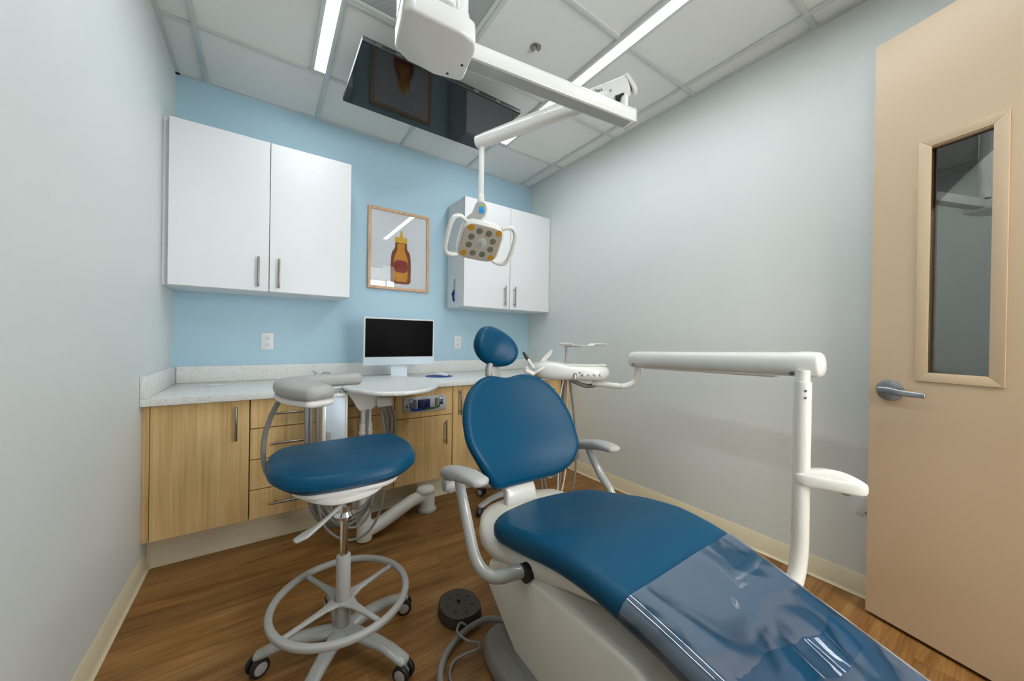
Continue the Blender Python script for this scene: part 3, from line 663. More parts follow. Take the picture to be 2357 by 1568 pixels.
# cushion cross-sections along y keep the long pad even
def long_pad(bm, ys, hw, prof, close=True, m=None):
    s = B(); rings = []
    for y in ys:
        c = ip(CX, y); w = hw(y); ring = []
        for u, h in prof(w):
            ring.append(s.verts.new(seatf(c+u, y, h+seat_dent(c+u, y)*(h > 0))))
        rings.append(ring)
    k = len(rings[0])
    for a, c2 in zip(rings, rings[1:]):
        for i in range(k if close else k-1): s.faces.new((a[i], a[(i+1) % k], c2[(i+1) % k], c2[i]))
    if close: s.faces.new(rings[0]); s.faces.new(rings[-1][::-1])
    bmesh.ops.recalc_face_normals(s, faces=s.faces); merge(bm, s); return bm
def padprof(T, r):
    def f(w):
        r2 = min(r, w*.9); o = []
        for a in range(-90, 91, 15):
            th = math.radians(a); o.append((w-r2+r2*math.cos(th), T/2*math.sin(th)))
        for k in range(1, 8): o.append(((w-r2)*(1-k/4), T/2))
        o.append((-(w-r2), T/2))
        for a in range(75, -91, -15):
            th = math.radians(a); o.append((-(w-r2+r2*math.cos(th)), T/2*math.sin(th)))
        for k in range(1, 8): o.append((-(w-r2)*(1-k/4), -T/2))
        return o
    return f
def hwf(g):
    def f(y):
        y1, y2 = -1.735, -3.11; base = ip(HW, min(max(y, -2.95), -1.9))+g
        if y > -1.9: base *= math.sqrt(max(0.0004, 1-((y+1.9)/(y1+g+1.9))**2.9))
        if y < -2.95: base *= math.sqrt(max(.0004, 1-((-2.95-y)/(-2.95-y2+g))**2.4))
        return base
    return f
ys = [-1.7353]+[-1.736-.0016*i*i for i in range(1, 8)]+[-1.83-.03*i for i in range(37)]+[-2.93]+[-2.95-.16*math.sin(math.radians(a)) for a in (8, 20, 32, 44, 56, 68, 78, 86, 89)]
part(chair, 'seat_cushion', long_pad(B(), ys, hwf(0), padprof(.076, .038)), 'blue')
# seat shell below the cushion
def shell_sec(bm, Y, m=None):
    s = B(); rings = []
    for y, hw, zt, zb, r in Y:
        c = ip(CX, y); P = []
        for k in range(32):
            t_ = 2*PI*k/32; cc, ss = math.cos(t_), math.sin(t_)
            P.append(s.verts.new((c+hw*math.copysign(abs(cc)**.5, cc), y, (zt+zb)/2+(zt-zb)/2*math.copysign(abs(ss)**.6, ss))))
        rings.append(P)
    for a, c2 in zip(rings, rings[1:]):
        for i in range(32): s.faces.new((a[i], a[(i+1) % 32], c2[(i+1) % 32], c2[i]))
    s.faces.new(rings[0]); s.faces.new(rings[-1][::-1]); bmesh.ops.recalc_face_normals(s, faces=s.faces); merge(bm, s); return bm
b = B(); shell_sec(b, [(-1.598, .12, .395, .355, 0), (-1.602, .155, .41, .335, 0), (-1.615, .185, .421, .32, 0), (-1.645, .222, .428, .31, 0), (-1.69, .252, .424, .30, 0), (-1.74, .27, .41, .30, 0), (-1.79, .276, .40, .30, 0), (-1.86, .277, .41, .305, 0), (-1.96, .272, .435, .325, 0), (-2.08, .262, .465, .352, 0), (-2.2, .25, .48, .395, 0), (-2.32, .235, .485, .43, 0), (-2.45, .225, .465, .425, 0), (-2.7, .215, .42, .385, 0), (-2.95, .2, .36, .33, 0), (-3.04, .15, .33, .31, 0)])
sh = part(chair, 'seat_shell', b, 'shell', ang=60)
b = B(); cyl(b, (1.20, -2.037, .388), (1.166, -2.037, .388), .031, .029, n=32); part(sh, 'arm_socket', b, 'black')
# lift arm cover and floor base
b = B(); side = [(-1.80, .315), (-1.775, .24), (-1.80, .20), (-2.03, .035), (-2.95, .035), (-2.95, .17), (-2.75, .28), (-2.45, .40), (-2.15, .40), (-1.9, .35)]
prism(b, side, lambda a, c, d: (d, a, c), 1.175, 1.70, .042, 5); part(chair, 'lift_arm_cover', b, 'shell')
b = B(); cushion(b, sell(1.44, -2.42, .27, .56, 4, 60), lambda x, y, h: (x, y, .018+h), .034, .012); part(chair, 'base_plate', b, 'shell')
# backrest
P0 = V((1.447, -1.690, .50)); tv = V((0, .17, .47)).normalized(); bn = V((1, 0, 0)).cross(tv); bn = -bn if bn.y > 0 else bn   # points to the sitter (towards -y, up)
def backf(x, y, h):
    curve = .055*(x/.3)**2*(1 if True else 0)      # wings come forward
    lum = .018*math.exp(-((y-.12)/.1)**2)-.012*math.exp(-((y-.36)/.14)**2)
    return P0+V((1, 0, 0))*x+tv*y+bn*(h+curve+lum-.02)
bo = [(-.145, .497), (-.20, .465), (-.245, .42), (-.278, .35), (-.29, .27), (-.287, .20), (-.255, .125), (-.216, .06), (-.186, .02), (-.165, .008), (-.10, .005), (0, .003), (.10, .003), (.19, .012), (.255, .045), (.297, .115), (.307, .20), (.307, .27), (.29, .34), (.255, .41), (.205, .465), (.145, .497), (.085, .508), (.03, .5), (0, .496), (-.03, .498), (-.085, .506)]
part(chair, 'backrest_cushion', cushion(B(), closed2d(bo, 4), backf, .06, .03, .004, 9), 'blue')
b = B(); cushion(b, closed2d([(x*.9, .25+(y-.25)*.92) for x, y in bo], 4), lambda x, y, h: backf(x, y, h-.045), .045, .02); part(chair, 'backrest_shell', b, 'shell')
SB = [(P0+tv*.25-bn*.075), (P0+tv*.06-bn*.065), V((1.447, -1.665, .47)), V((1.447, -1.675, .40)), V((1.447, -1.70, .33))]
SB = [V((1.418, p.y, p.z)) for p in SB]
b = B(); sweep(b, smooth(SB, 6), [(.07, .018), (.078, .02), (.082, .022), (.08, .024)], n=28, up=bn, ex=5, cap=.006); part(chair, 'back_support', b, 'white')
# neck and headrest
b = B(); sweep(b, [P0+V((-.035, 0, 0))+tv*.40-bn*.055, P0+V((-.045, 0, 0))+tv*.60-bn*.05], [(.028, .008), (.026, .008)], n=16, up=bn, ex=4); part(chair, 'headrest_stem', b, 'grey')
b = B(); sweep(b, smooth([P0+V((-.09, 0, 0))+tv*.515-bn*.04, P0+V((-.085, 0, 0))+tv*.55-bn*.035, P0+V((-.06, 0, 0))+tv*.59-bn*.035], 4), [(.012, .016), (.014, .02), (.014, .016)], n=16, up=bn, ex=2.4, cap=.01); part(chair, 'headrest_knuckle', b, 'greypad')
hr = math.radians(-24); hcx, hcy = -.052, .650
htv = (tv*.95+bn*.3).normalized(); hbn = V((1, 0, 0)).cross(htv); hbn = -hbn if hbn.y > 0 else hbn
HO = P0+V((hcx, 0, 0))+tv*hcy
def headf(x, y, h):
    xr, yr = x*math.cos(hr)-y*math.sin(hr), x*math.sin(hr)+y*math.cos(hr)
    return HO+V((1, 0, 0))*xr+htv*yr+hbn*(h+.022*(x/.12)**2-.012*(y/.1)**2)
part(chair, 'headrest_cushion', cushion(B(), sell(0, .0, .126, .093, 2.12, 56), headf, .066, .034, .006, 9, dent=lambda x, y: -.007*math.exp(-(x/.05)**2)), 'blue')
part(chair, 'headrest_shell', cushion(B(), sell(0, .0, .112, .074, 2.35, 48), lambda x, y, h: headf(x, y, h-.036), .02, .01), 'white')
# armrests
def armrest(sx, dz=0, dy=0):
    X = lambda d: 1.44+sx*(d+.012)
    SH = lambda P: [(p[0], p[1]+dy, p[2]) for p in P]
    pad = smooth(SH([(X(.355), -1.655, .608+dz), (X(.368), -1.71, .634+dz), (X(.375), -1.80, .656+dz), (X(.372), -1.87, .668+dz), (X(.366), -1.935, .670+dz)]), 6)
    b = B(); sweep(b, pad, [(.028, .017), (.034, .023), (.036, .025), (.040, .022), (.036, .016)], n=24, up=(0, .3, 1), ex=2.5, cap=.022); o = part(chair, 'armrest_pad', b, 'greypad')
    b = B(); sweep(b, smooth(SH([(X(.352), -1.70, .618+dz), (X(.352), -1.672, .60+dz), (X(.352), -1.666, .57+dz), (X(.352), -1.685, .55+dz)]), 5), [(.024, .024), (.024, .024), (.02, .018)], n=18, up=(1, 0, 0), cap=.01)
    cyl(b, (X(.322), -1.682+dy, .572+dz), (X(.382), -1.682+dy, .572+dz), .024, n=28, bev=.003); part(o, 'pad_hinge', b, 'greypad')
    b = B(); sweep(b, smooth(SH([(X(.365), -1.775, .64+dz), (X(.368), -1.80, .60+dz), (X(.372), -1.85, .53+dz), (X(.375), -1.91, .44), (X(.368), -1.945, .395), (X(.345), -1.975, .37), (X(.315), -2.0, .37), (X(.28), -2.022, .382), (X(.25), -2.035, .388)]), 6), [.0165, .018, .019, .019, .0195, .02, .021, .022, .022], n=22, up=(0, 1, .2)); part(chair, 'armrest_tube', b, 'grey')
    return o
armrest(-1, 0, .012); armrest(1, -.03, .075)
# film cover
def filmprof(w):
    r2 = .04; o = []
    for a in range(-28, 91, 9):
        th = math.radians(a); o.append((w-r2+r2*math.cos(th), .0405*math.sin(th)))
    for k in range(1, 14): o.append(((w-r2)*(1-k/7), .0405))
    o.append((-(w-r2), .0405))
    for a in range(81, -29, -9):
        th = math.radians(a); o.append((-(w-r2+r2*math.cos(th)), .0405*math.sin(th)))
    return o
yf = [-2.425-.0165*i for i in range(32)]+[-2.95-.155*math.sin(math.radians(a)) for a in (4, 20, 36, 52, 66, 78)]
b = long_pad(B(), yf, hwf(.0035), filmprof, close=False)
for v in b.verts:
    n3 = noise.noise(V((v.co.x*9, v.co.y*6, 3))); v.co.z += .003*n3+.0016
one('plastic_cover', b, 'film', 'clear glossy plastic cover over the foot of the blue dental chair', 'protective cover', (1.42, -2.75, .45), ang=80)

# ------------------------------------------------------------------ delivery unit
du = thing('delivery_unit', 'white dental delivery unit on a post with long arm by the right wall', 'dental unit', (2.214, -2.458, 0))
PX = V((2.214, -2.458, 0))
b = B(); sweep(b, smooth([(1.69, -2.40, .13), (1.85, -2.415, .13), (2.03, -2.435, .14), (2.13, -2.447, .17), (2.19, -2.455, .24), (2.213, -2.458, .34), (2.214, -2.458, .45)], 6)+[V((2.214, -2.458, 1.0))], .029, n=28, up=(0, 1, 0)); part(du, 'post', b, 'white')
b = B(); cyl(b, PX+V((0, 0, .97)), PX+V((0, 0, 1.045)), .0245, .0235, n=28); part(du, 'post_collar', b, 'white')
for z in (.967, .94): p = PX+V((0, 0, z)); d_ = (CAM-p); d_.z = 0; d_.normalize(); d_ = Matrix.Rotation(math.radians(18), 3, 'Z')@d_; part(du, 'screw', cyl(B(), p+d_*.027, p+d_*.0305, .0045, n=14), 'steel')
E0, E1 = V((2.262, -2.495, 1.067)), V((2.312, -1.60, 1.038)); ed = (E1-E0).normalized()
b = B(); sweep(b, [E0+(E1-E0)*k for k in (0, .03, .12, .5, .96, 1)], [(.044, .050), (.046, .053), (.046, .050), (.045, .049), (.044, .048), (.042, .046)], n=32, ex=2.5, cap=.02); part(du, 'flex_arm', b, 'white')
b = B(); q0, q1 = E0+(E1-E0)*.16-V((0, 0, .047)), E0+(E1-E0)*.9-V((0, 0, .044)); sweep(b, [q0, q1], [(.027, .012), (.025, .008)], n=20, ex=3); part(du, 'arm_underside', b, 'offwhite')
for k, z in ((.085, -.036), (.965, -.028)):
    p = E0+(E1-E0)*k+V((-.040, 0, z)); part(du, 'screw', cyl(B(), p, p+V((-.006, 0, -.0012)), .008, n=18), 'steel')
b = B(); cyl(b, E1+V((0, -.03, -.03)), E1+V((0, -.03, -.055)), .02, .017); sweep(b, smooth([(2.31, -1.63, 1.0), (2.312, -1.63, .95), (2.30, -1.618, .905), (2.262, -1.585, .878), (2.22, -1.545, .876), (2.17, -1.49, .882), (2.12, -1.445, .888)], 6), .0175, n=20, up=(1, -1, 0)); part(du, 'support_tube', b, 'white')
# head axes
ha2 = V((.80, -.60, 0)); hb2 = V((-.60, -.80, 0))      # along the front edge; towards the sitter/camera
HD = V((2.0, -1.34, .955)); DMh = frame(HD, ha2, hb2, (0, 0, 1))
out = closed2d([(-.235, -.02), (-.2, .09), (-.12, .135), (0, .145), (.12, .14), (.2, .12), (.25, .06), (.262, -.02), (.24, -.1), (.1, -.13), (-.08, -.13), (-.2, -.09)], 5)
def dhf(x, y, h):
    dz = .018*math.exp(-((x+.10)/.10)**2) if h > 0 else 0
    taper = (1-.22*max(0, min(1, (-x-.08)/.16))) if h < 0 else 1
    return DMh@V((x, y, (h+dz)*taper-.01*max(0, x)/.26*0))
b = B(); cushion(b, out, dhf, .085, .042, .006); part(du, 'delivery_head', b, 'white')
b = B(); cushion(b, closed2d([(-.01, -.08), (-.01, .10), (.05, .12), (.18, .10), (.235, .05), (.235, -.06), (.16, -.1), (.05, -.1)], 5), lambda x, y, h: DMh@V((x, y, .047+h)), .008, .004); part(du, 'tray_mat', b, 'offwhite')
b = B(); cushion(b, closed2d([(-.225, -.07), (-.232, .06), (-.226, .125), (-.19, .14), (-.145, .13), (-.135, .08), (-.135, 0), (-.14, -.07), (-.17, -.09)], 5), lambda x, y, h: DMh@V((x, y, .014+h+(x+.17)*.62)), .016, .007); part(du, 'handpiece_holder', b, 'offwhite')
for i in range(5):
    y = .135-i*.055; b = B(); sweep(b, [DMh@V((-.205, y, -.008)), DMh@V((-.25, y+.008, .012))], [(.012, .012), (.014, .014)], n=16, cap=.006); part(du, 'holder_cup', b, 'offwhite')
for i in range(4): x = .085+i*.034; p = DMh@V((x, .13-.006*i, -.004)); part(du, 'control_knob', cyl(B(), p, p+hb2*.026, .0095, .008, n=18, bev=.002), 'white')
b = B(); p = DMh@V((.035, .13, -.006)); cyl(b, p, p+hb2*.016, .011, n=18); sweep(b, [p+hb2*.018, p+hb2*.022+V((.0, 0, -.022))], [(.003, .003), (.0045, .0045)], n=10, cap=.003); part(du, 'toggle_switch', b, 'chrome')
b = B(); p = DMh@V((.062, .136, .006)); cyl(b, p, p+hb2*.008, .0042, n=12); part(du, 'jack', b, 'black')
# keypad wing at the back of the head
b = B(); cushion(b, sell(0, 0, .05, .028, 3, 32), lambda x, y, h: DMh@V((-.12+x*.75+.0, -.05-h, .085+x*.75+y*.7)), .016, .007); o = part(du, 'keypad', b, 'offwhite')
# tray and its post
b = B(); p = DMh@V((-.0, .0, .03)); cyl(b, p, V((p.x, p.y, 1.108)), .0085, n=16); part(du, 'tray_post', b, 'greypad')
TM = frame((2.075, -1.388, 1.112), ha2, hb2, (0, 0, 1))
b = B(); box(b, -.10, .0, -.03, .03, -.003, .003, .001, mx=TM)
part(du, 'tray_holder', b, 'greypad')
b = B(); s = B(); nx, ny = 24, 14; gr = []
for i in range(nx+1):
    for j in range(ny+1):
        u, v_ = -1+2*i/nx, -1+2*j/ny; x = u*.142; y = v_*.095
        e = max(abs(u), abs(v_)); z = .0045+.014*max(0, (e-.8)/.2)**1.2*(1 if abs(u) > .45 or abs(v_) < .8 else .2)
        gr.append(s.verts.new(TM@V((x, y, z))))
for i in range(nx):
    for j in range(ny): a = i*(ny+1)+j; s.faces.new((gr[a], gr[a+1], gr[a+ny+2], gr[a+ny+1]))
bmesh.ops.recalc_face_normals(s, faces=s.faces); bmesh.ops.solidify(s, geom=s.faces[:], thickness=.002); merge(b, s); part(du, 'tray', b, 'white')
# hoses under the head
def hose(root, P, r=.006, m='greyrub', name='hose', k=6):
    b = B(); sweep(b, smooth(P, k), r, n=12, up=(.3, .2, 1)); return part(root, name, b, m)
d0 = lambda x, y, z: DMh@V((x, y, z-.955))
hose(du, [d0(.0, .02, .92), d0(.0, .0, .75), d0(.0, -.02, .5), d0(-.02, -.02, .35), d0(-.06, -.02, .29), d0(-.12, -.01, .30), d0(-.16, 0, .38), d0(-.16, 0, .6), d0(-.2, .02, .92)], .006)
hose(du, [d0(.02, .02, .92), d0(.05, .02, .70), d0(.07, .02, .45), d0(.05, .0, .24), d0(-.02, -.01, .13), d0(-.10, -.01, .15), d0(-.14, 0, .25), d0(-.15, .02, .5), d0(-.19, .05, .92)], .007)
hose(du, [d0(-.01, .03, .92), d0(-.015, .02, .70), d0(-.02, .0, .45), d0(-.03, .0, .25), d0(-.07, .0, .20), d0(-.11, .0, .23), d0(-.13, 0, .35), d0(-.14, .0, .6), d0(-.2, 0, .92)], .0055)
hose(du, [d0(-.02, .06, .92), d0(-.05, .04, .70), d0(-.04, .02, .40), d0(-.04, .0, .15), d0(-.035, 0, .06), d0(-.025, .0, .15), d0(-.0, .02, .45), d0(-.16, .02, .75), d0(-.2, .03, .92)], .005, 'offwhite')
b = B(); sweep(b, smooth([d0(.03, 0, .905), d0(.07, 0, .885), d0(.12, -.01, .868), d0(.17, -.02, .868), d0(.21, -.03, .885)], 6), .013, n=16, up=(0, 0, 1)); part(du, 'supply_hose', b, 'greyrub')
b = B(); cyl(b, d0(-.015, .01, .925), d0(-.015, .01, .62), .017, n=20); part(du, 'umbilical', b, 'greyrub')
b = B(); cyl(b, d0(-.17, .08, .92), d0(-.15, .05, .72), .016, .013, n=18); part(du, 'syringe_hose', b, 'greyrub')
# side bracket on the post
sd = V((.30, -.954, 0)).normalized(); sc_ = V((sd.y, -sd.x, 0))
SM = frame(PX+V((0, 0, .622)), sd, sc_, (0, 0, 1))
b = B(); o2 = closed2d([(-.03, .034), (.04, .038), (.10, .036), (.145, .028), (.168, .012), (.168, -.012), (.145, -.028), (.10, -.036), (.04, -.038), (-.03, -.034), (-.042, 0)], 4)
cushion(b, o2, lambda x, y, h: SM@V((x+.02, y, h)), .042, .007, .030, 12); part(du, 'side_bracket', b, 'white')
p = SM@V((.13, 0, -.019)); b = B(); cyl(b, p, p-V((0, 0, .014)), .0125, n=24, bev=.001); part(du, 'bracket_peg', b, 'steel')
# handpieces
for i, (y, dx, lab) in enumerate(((.13, .0, 'white handpiece with dark tip at the near end of the delivery head'), (.075, .0, 'grey dark-tipped handpiece behind the nearest one in the holder'))):
    p = DMh@V((-.195+dx, y, .012)); dr = (DMh.to_3x3()@V((-.42, .0, .62))).normalized()
    t = thing('dental_handpiece', lab, 'dental handpiece', p, 'handpieces in the delivery head')
    p = p+dr*.02; b = B(); sweep(b, [p, p+dr*.06], [(.0105, .0105), (.0095, .0095)], n=16, cap=.003); part(t, 'body', b, 'offwhite' if i == 0 else 'greypad')
    b = B(); sweep(b, [p+dr*.061, p+dr*.105], [(.0105, .0105), (.007, .007)], n=16, cap=.004); part(t, 'tip', b, 'pedal')
    b = B(); cyl(b, p+dr*.105, p+dr*.114, .0022, n=10); part(t, 'bur', b, 'steel')

# ------------------------------------------------------------------ rear work surface stand
rs = thing('assistant_stand', 'white stand with oval speckled worktop and floor arm beside the cabinets', 'dental stand', (1.0, -.83, 0))
b = B(); cushion(b, sell(1.088, -.79, .265, .40, 2.1, 72, rot=-.12), lambda x, y, h: (x, y, .867+h), .022, .008); part(rs, 'worktop', b, 'quartz')
CS = V((.935, -.86, 0))
b = B(); cyl(b, CS+V((0, 0, .06)), CS+V((0, 0, .67)), .034, n=28); cyl(b, CS+V((0, 0, .61)), CS+V((0, 0, .625)), .038, n=28, bev=.003); cyl(b, CS+V((0, 0, .62)), CS+V((0, 0, .78)), .028, n=28); part(rs, 'column', b, 'offwhite')
b = B(); prism(b, [(-.10, .852), (.20, .852), (.19, .835), (.09, .80), (.06, .765), (.03, .74), (-.03, .74), (-.055, .77), (-.06, .81), (-.1, .835)], lambda a, c, d: (CS.x+a*.92+d*.4, CS.y-a*.2+d, c), -.035, .035, .01, 3); part(rs, 'worktop_bracket', b, 'offwhite')
b = B(); sweep(b, [CS+V((.055, -.045, .785)), CS+V((.115, -.075, .79))], [(.03, .03), (.026, .026)], n=18, ex=3, cap=.006); part(rs, 'hose_holder', b, 'offwhite')
for i, (a, r) in enumerate(((.065, .0125), (.09, .009), (.112, .009))):
    hose(rs, [CS+V((a, -.055, .78)), CS+V((a+.03, -.055, .70)), CS+V((a+.035, -.04, .6)), CS+V((a+.04, -.03, .45)), CS+V((a+.02-.02*i, -.03, .32)), CS+V((a-.07-.03*i, -.04, .22-.02*i)), CS+V((-.08-.02*i, -.04, .14-.03*i+.06)), CS+V((-.2, -.03, .24)), CS+V((-.235+.01*i, -.02, .42))], r)
hose(rs, [CS+V((.0, -.04, .75)), CS+V((-.003, -.042, .6)), CS+V((-.006, -.045, .4))], .007)
hose(rs, [(1.0, -.93, .74), (1.02, -.99, .5), (1.005, -1.0, .34), (.975, -1.0, .2), (.91, -1.0, .115), (.81, -.99, .11), (.72, -.98, .2), (.69, -.95, .34), (.69, -.9, .5)], .0065)
hose(rs, [(.97, -.92, .5), (.96, -.94, .3), (.93, -.96, .19), (.86, -.97, .15), (.78, -.96, .2), (.735, -.94, .34), (.72, -.91, .5)], .007)
b = B()
box(b, .733, .835, -.88, -.72, .30, .838, .004); part(rs, 'utility_box', b, 'alu')
b = B(); box(b, .732, .836, -.8815, -.719, .822, .842, .004); box(b, .824, .836, -.884, -.72, .30, .838, .003); box(b, .715, .733, -.884, -.72, .30, .838, .003); part(rs, 'box_trim', b, 'white')
b = B(); box(b, .735, .756, -.8855, -.8805, .60, .645, .002); part(rs, 'box_latch', b, 'greypad')
b = B(); sweep(b, [(.82, -.80, .55), (.93, -.855, .55)], (.015, .02), n=14, ex=4); part(rs, 'box_bracket', b, 'offwhite')
b = B(); cyl(b, (.79, -.84, .842), (.79, -.84, .853), .018, n=20); part(rs, 'chrome_fitting', b, 'chrome')
for i, x in enumerate((.645, .665, .695)):
    hose(rs, [(x, -.86, .80), (x, -.86, .7), (x+.003, -.86, .5), (x+.01, -.85, .35), (x+.05, -.83, .2), (x+.13, -.82, .12-.01*i), (.88, -.83, .16)], .011 if i == 0 else .009)
b = B(); sweep(b, smooth([(.632, -.865, .80), (.665, -.862, .812), (.70, -.858, .80), (.73, -.85, .80)], 4), [(.014, .012)]*2, n=14, cap=.005); part(rs, 'hose_bar', b, 'offwhite')
b = B(); sweep(b, [CS+V((.0, 0, .055)), CS+V((.1, .015, .075)), V((1.25, -.725, .10)), V((1.34, -.70, .105))], .038, n=24, cap=.02); cyl(b, CS+V((0, 0, .012)), CS+V((0, 0, .12)), .042, n=28, bev=.006); part(rs, 'floor_arm', b, 'offwhite')
b = B(); cyl(b, (1.365, -.70, 0.0), (1.365, -.70, .015), .062, n=36, bev=.003); part(rs, 'floor_flange', b, 'grey')
b = B(); cyl(b, (1.365, -.70, .013), (1.365, -.70, .12), .05, .047, n=36); cushion(b, sell(1.35, -.705, .062, .05, 2.3, 40), lambda x, y, h: (x, y, .14+h), .05, .024, .004); part(rs, 'swivel_cap', b, 'white')

# ------------------------------------------------------------------ stools
def caster(root, p, ang, r=.030):
    """twin-wheel caster; p = floor contact"""
    p = V(p); ax = V((math.cos(ang), math.sin(ang), 0)); c = p+V((0, 0, r))
    b = B()
    for s_ in (-1, 1): cyl(b, c+ax*s_*.008, c+ax*s_*.024, r, n=28, bev=.004)
    w = part(root, 'caster', b, 'black')
    b = B()
    for s_ in (-1, 1): cyl(b, c+ax*s_*.0235, c+ax*s_*.0255, r*.66, n=24, bev=.001)
    cyl(b, c-ax*.009, c+ax*.009, r*.5, n=16); part(w, 'hub_cap', b, 'greypad')
    return w
def star_base(root, cx, cy, R, a0, hubr=.03, legm='grey', skip=(), cang=.9):
    b = B(); cyl(b, (cx, cy, .065), (cx, cy, .115), .045, .034, n=30, bev=.004); part(root, 'base_hub', b, legm)
    for k in range(5):
        a = math.radians(a0+72*k); d = V((math.cos(a), math.sin(a), 0)); C0 = V((cx, cy, 0))
        b = B(); sweep(b, smooth([C0+d*.02+V((0, 0, .095)), C0+d*.09+V((0, 0, .098)), C0+d*.18+V((0, 0, .09)), C0+d*(R-.03)+V((0, 0, .075)), C0+d*R+V((0, 0, .066))], 5), [(.032, .018), (.026, .018), (.023, .015), (.024, .013), (.023, .011)], n=20, ex=2.4, cap=.014)
        cyl(b, C0+d*R+V((0, 0, .068)), C0+d*R+V((0, 0, .03)), .011, n=16); part(root, 'base_leg', b, legm)
        caster(root, C0+d*(R), a+cang+.7*(k % 3))
SX, SY = .708, -1.57
st = thing('assistant_stool', 'tall blue stool with foot ring and padded curved arm, nearest the camera', 'stool', (SX, SY, 0))
star_base(st, SX, SY, .262, 18)
b = B(); cyl(b, (SX, SY, .10), (SX, SY, .365), .026, .0235, n=30, bev=.003); part(st, 'column_sleeve', b, 'greypad')
b = B(); cyl(b, (SX, SY, .36), (SX, SY, .56), .0135, n=24); part(st, 'gas_lift', b, 'chrome')
b = B(); cyl(b, (SX, SY, .50), (SX, SY, .512), .03, .034, n=30); cyl(b, (SX, SY, .512), (SX, SY, .525), .036, .028, n=30); cyl(b, (SX, SY, .525), (SX, SY, .555), .026, n=30); cyl(b, (SX, SY, .535), (SX, SY, .6), .022, .045, n=30); part(st, 'chrome_collar', b, 'chrome')
RZ = .205
b = B(); sweep(b, [V((SX+.222*math.cos(a), SY+.02+.222*math.sin(a), RZ)) for a in [2*PI*k/64 for k in range(64)]], (.012, .011), n=16, closed=True, ex=3); o = part(st, 'foot_ring', b, 'greypad')
for k in range(4):
    a = math.radians(25+90*k); d = V((math.cos(a), math.sin(a), 0)); c0 = V((SX, SY+.01, RZ-.004))
    b = B(); sweep(b, [c0+d*.028, c0+d*.07, c0+d*.14, c0+d*.215], [(.028, .006), (.014, .007), (.009, .007), (.009, .007)], n=14, ex=2.6); part(o, 'ring_spoke', b, 'greypad')
b = B(); sweep(b, [V((SX+.031*math.cos(a), SY+.005+.031*math.sin(a), RZ-.004)) for a in [2*PI*k/32 for k in range(32)]], (.007, .008), n=12, closed=True); part(o, 'ring_hub', b, 'greypad')
# seat
SCx, SCy = .728, -1.445
def sseat(x, y, h):
    return V((SCx+x, SCy+y, .652+h+.010*(x/.25)**2-(.014*(max(0, -y)/.2)**2) + .010*max(0, y)/.2))
so = closed2d([(-.255, .0), (-.248, .10), (-.20, .175), (-.10, .205), (.02, .215), (.14, .205), (.225, .165), (.26, .06), (.258, -.05), (.225, -.145), (.14, -.195), (.03, -.205), (-.08, -.2), (-.18, -.175), (-.24, -.1)], 5)
o = part(st, 'seat_cushion', cushion(B(), so, sseat, .078, .024, .006, 9, taper=.035), 'blue')
b = B(); sweep(b, [sseat(*(V((x, y))*.997), .012) for x, y in so], .0018, n=8, closed=True); part(o, 'seam_piping', b, 'blue')
b = B(); cushion(b, [(x*.72, y*.72-.03) for x, y in so], lambda x, y, h: (SCx+x, SCy+y, .606+h), .026, .012); part(st, 'seat_pan', b, 'offwhite')
b = B(); sweep(b, smooth([(.60, -1.50, .595), (.68, -1.57, .585), (.78, -1.56, .585), (.87, -1.50, .60)], 5), [(.05, .012), (.06, .02), (.055, .018), (.03, .01)], n=20, ex=3, cap=.01); part(st, 'tilt_mechanism', b, 'offwhite')
b = B(); sweep(b, smooth([(.70, -1.60, .565), (.655, -1.63, .545), (.615, -1.65, .528), (.58, -1.66, .515), (.555, -1.665, .508)], 5), [(.008, .007), (.008, .006), (.012, .006), (.022, .007), (.016, .006)], n=18, cap=.008, ex=2.3); part(st, 'height_lever', b, 'grey')
# arm pad
ap = smooth([(.835, -1.10, .944), (.76, -1.105, .944), (.67, -1.14, .945), (.59, -1.20, .946), (.563, -1.28, .95), (.572, -1.37, .947), (.60, -1.45, .945), (.632, -1.515, .944)], 6)
b = B(); sweep(b, ap, [(.034, .029), (.035, .029), (.039, .029), (.052, .03), (.068, .031), (.073, .031), (.070, .030), (.056, .027)], n=28, ex=2.9, cap=.026); o = part(st, 'arm_pad', b, 'greypad')
b = B(); sweep(b, [p-V((0, 0, .036)) for p in ap[14:]], [(.045, .014), (.066, .018), (.066, .018), (.054, .015)], n=20, ex=2.8, cap=.02); part(o, 'pad_shell', b, 'offwhite')
b = B(); sweep(b, smooth([(.555, -1.30, .93), (.515, -1.27, .885), (.485, -1.245, .81), (.468, -1.235, .73), (.468, -1.25, .65), (.49, -1.29, .595), (.56, -1.37, .575), (.66, -1.5, .575)], 6), .0095, n=18, up=(0, 1, 0)); part(st, 'arm_tube', b, 'greyrub')

# second stool behind the chair
s2 = thing('operator_stool', 'low grey stool base partly hidden behind the patient chair backrest', 'stool', (1.88, -.945, 0))
star_base(s2, 1.88, -.945, .262, 113-72)
b = B(); cyl(b, (1.88, -.945, .10), (1.88, -.945, .25), .026, .024, n=24); part(s2, 'column_sleeve', b, 'greypad')
b = B(); cyl(b, (1.88, -.945, .25), (1.88, -.945, .40), .0135, n=20); part(s2, 'gas_lift', b, 'chrome')
part(s2, 'seat_cushion', cushion(B(), sell(1.87, -.94, .19, .19, 2.4, 48), lambda x, y, h: (x, y, .445+h), .075, .036), 'blue')

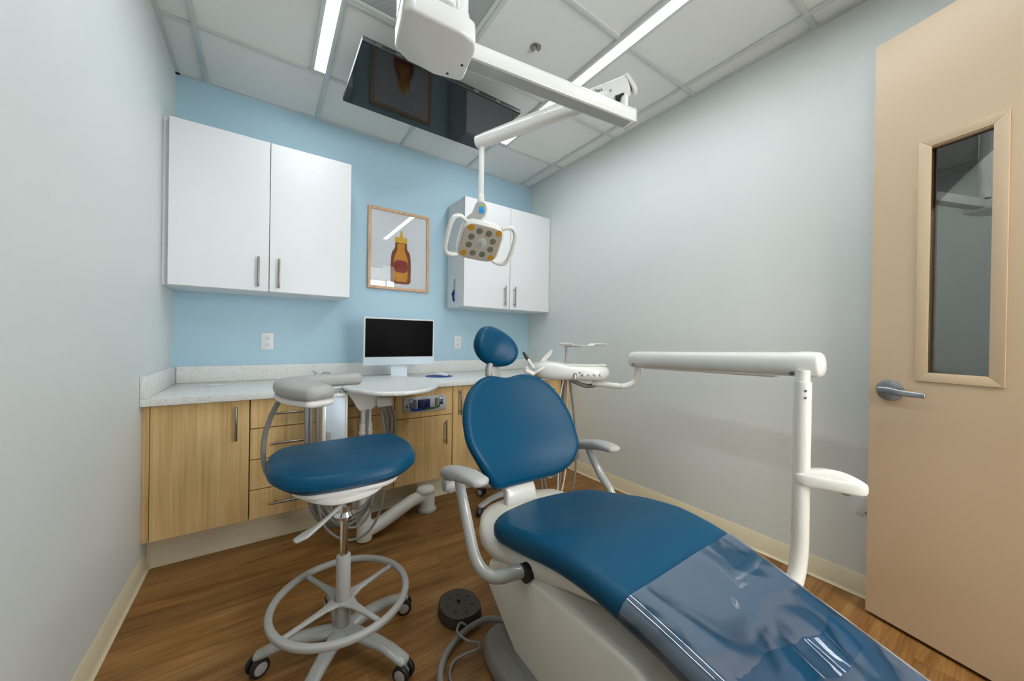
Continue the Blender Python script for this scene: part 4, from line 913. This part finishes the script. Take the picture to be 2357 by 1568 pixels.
# ------------------------------------------------------------------ floor items
pd = thing('foot_control', 'dark round studded foot control pedal on the floor beside the chair', 'foot pedal', (1.146, -1.632, 0))
PY = -1.625
pO = [(1.146+x, PY+y) for x, y in closed2d([(-.075, .03), (-.055, .072), (-.01, .088), (.04, .075), (.072, .03), (.075, -.03), (.055, -.075), (.0, -.088), (-.05, -.07), (-.075, -.025)], 5)]
def pedf(x, y, h): return (1.146+(x-1.146)*(1-.10*h/.025), -1.632+(y+1.632)*(1-.10*h/.025), .026+h)
b = B(); prism(b, pO, lambda a, c, d: (1.146+(a-1.146)*(1.07-d*1.2), PY+(c-PY)*(1.07-d*1.2), d), .001, .045, .004, 3); part(pd, 'body', b, 'pedal')
for k in range(7):
    a = 2*PI*k/7+.3; part(pd, 'stud', cushion(B(), sell(1.146+.05*math.cos(a), PY+.056*math.sin(a), .0065, .0065, 2, 16), lambda x, y, h: (x, y, .0455+h), .006, .003), 'pedal')
b = B(); cyl(b, (1.146, PY+.01, .044), (1.146, PY+.01, .055), .008, .006, n=18, bev=.002); part(pd, 'centre_button', b, 'black')
jb = thing('floor_junction_box', 'grey plastic floor box with rounded top, left of the chair base', 'floor box', (1.13, -2.0, 0))
jo = closed2d([(x+.062, y-.035) for x, y in [(1.04, -1.90), (1.06, -1.83), (1.10, -1.80), (1.15, -1.80), (1.165, -1.86), (1.16, -2.0), (1.14, -2.14), (1.06, -2.14), (1.035, -2.03)]], 5)
part(jb, 'cover', cushion(B(), jo, lambda x, y, h: (x, y, .045+h), .08, .022, .008), 'greyrub')
b = B(); sweep(b, [(1.15, -1.96, .089), (1.147, -2.02, .09), (1.143, -2.10, .088)], [(.012, .004), (.014, .005), (.012, .004)], n=14, cap=.01); part(jb, 'ridge', b, 'greyrub')
hs = smooth([(1.30, -1.86, .03), (1.255, -1.775, .024), (1.215, -1.74, .022), (1.15, -1.735, .022), (1.07, -1.755, .020), (1.0, -1.80, .018), (.955, -1.87, .018), (.945, -1.96, .018), (.97, -2.06, .018), (1.03, -2.15, .018)], 7)
b = B(); sweep(b, hs, .0115, n=16); one('supply_tube', b, 'greyrub', 'thick grey tube curving over the floor from the chair base', 'tube', (1.0, -1.85, .005))
b = B(); sweep(b, smooth([(1.115, -1.745, .046), (1.095, -1.735, .056), (1.07, -1.76, .05), (1.095, -1.80, .034), (1.12, -1.835, .04), (1.11, -1.85, .034), (1.07, -1.83, .02), (1.025, -1.825, .010), (.99, -1.87, .008), (.995, -1.95, .008), (1.01, -2.03, .008)], 7), .0042, n=10); one('control_cable', b, 'greyrub', 'thin grey cable looping beside the thick tube on the floor', 'cable', (1.05, -1.85, .005))

# ------------------------------------------------------------------ world
w = bpy.data.worlds.new('world'); SC.world = w; w.use_nodes = True
w.node_tree.nodes['Background'].inputs['Color'].default_value = (.9, .95, 1, 1); w.node_tree.nodes['Background'].inputs['Strength'].default_value = .3
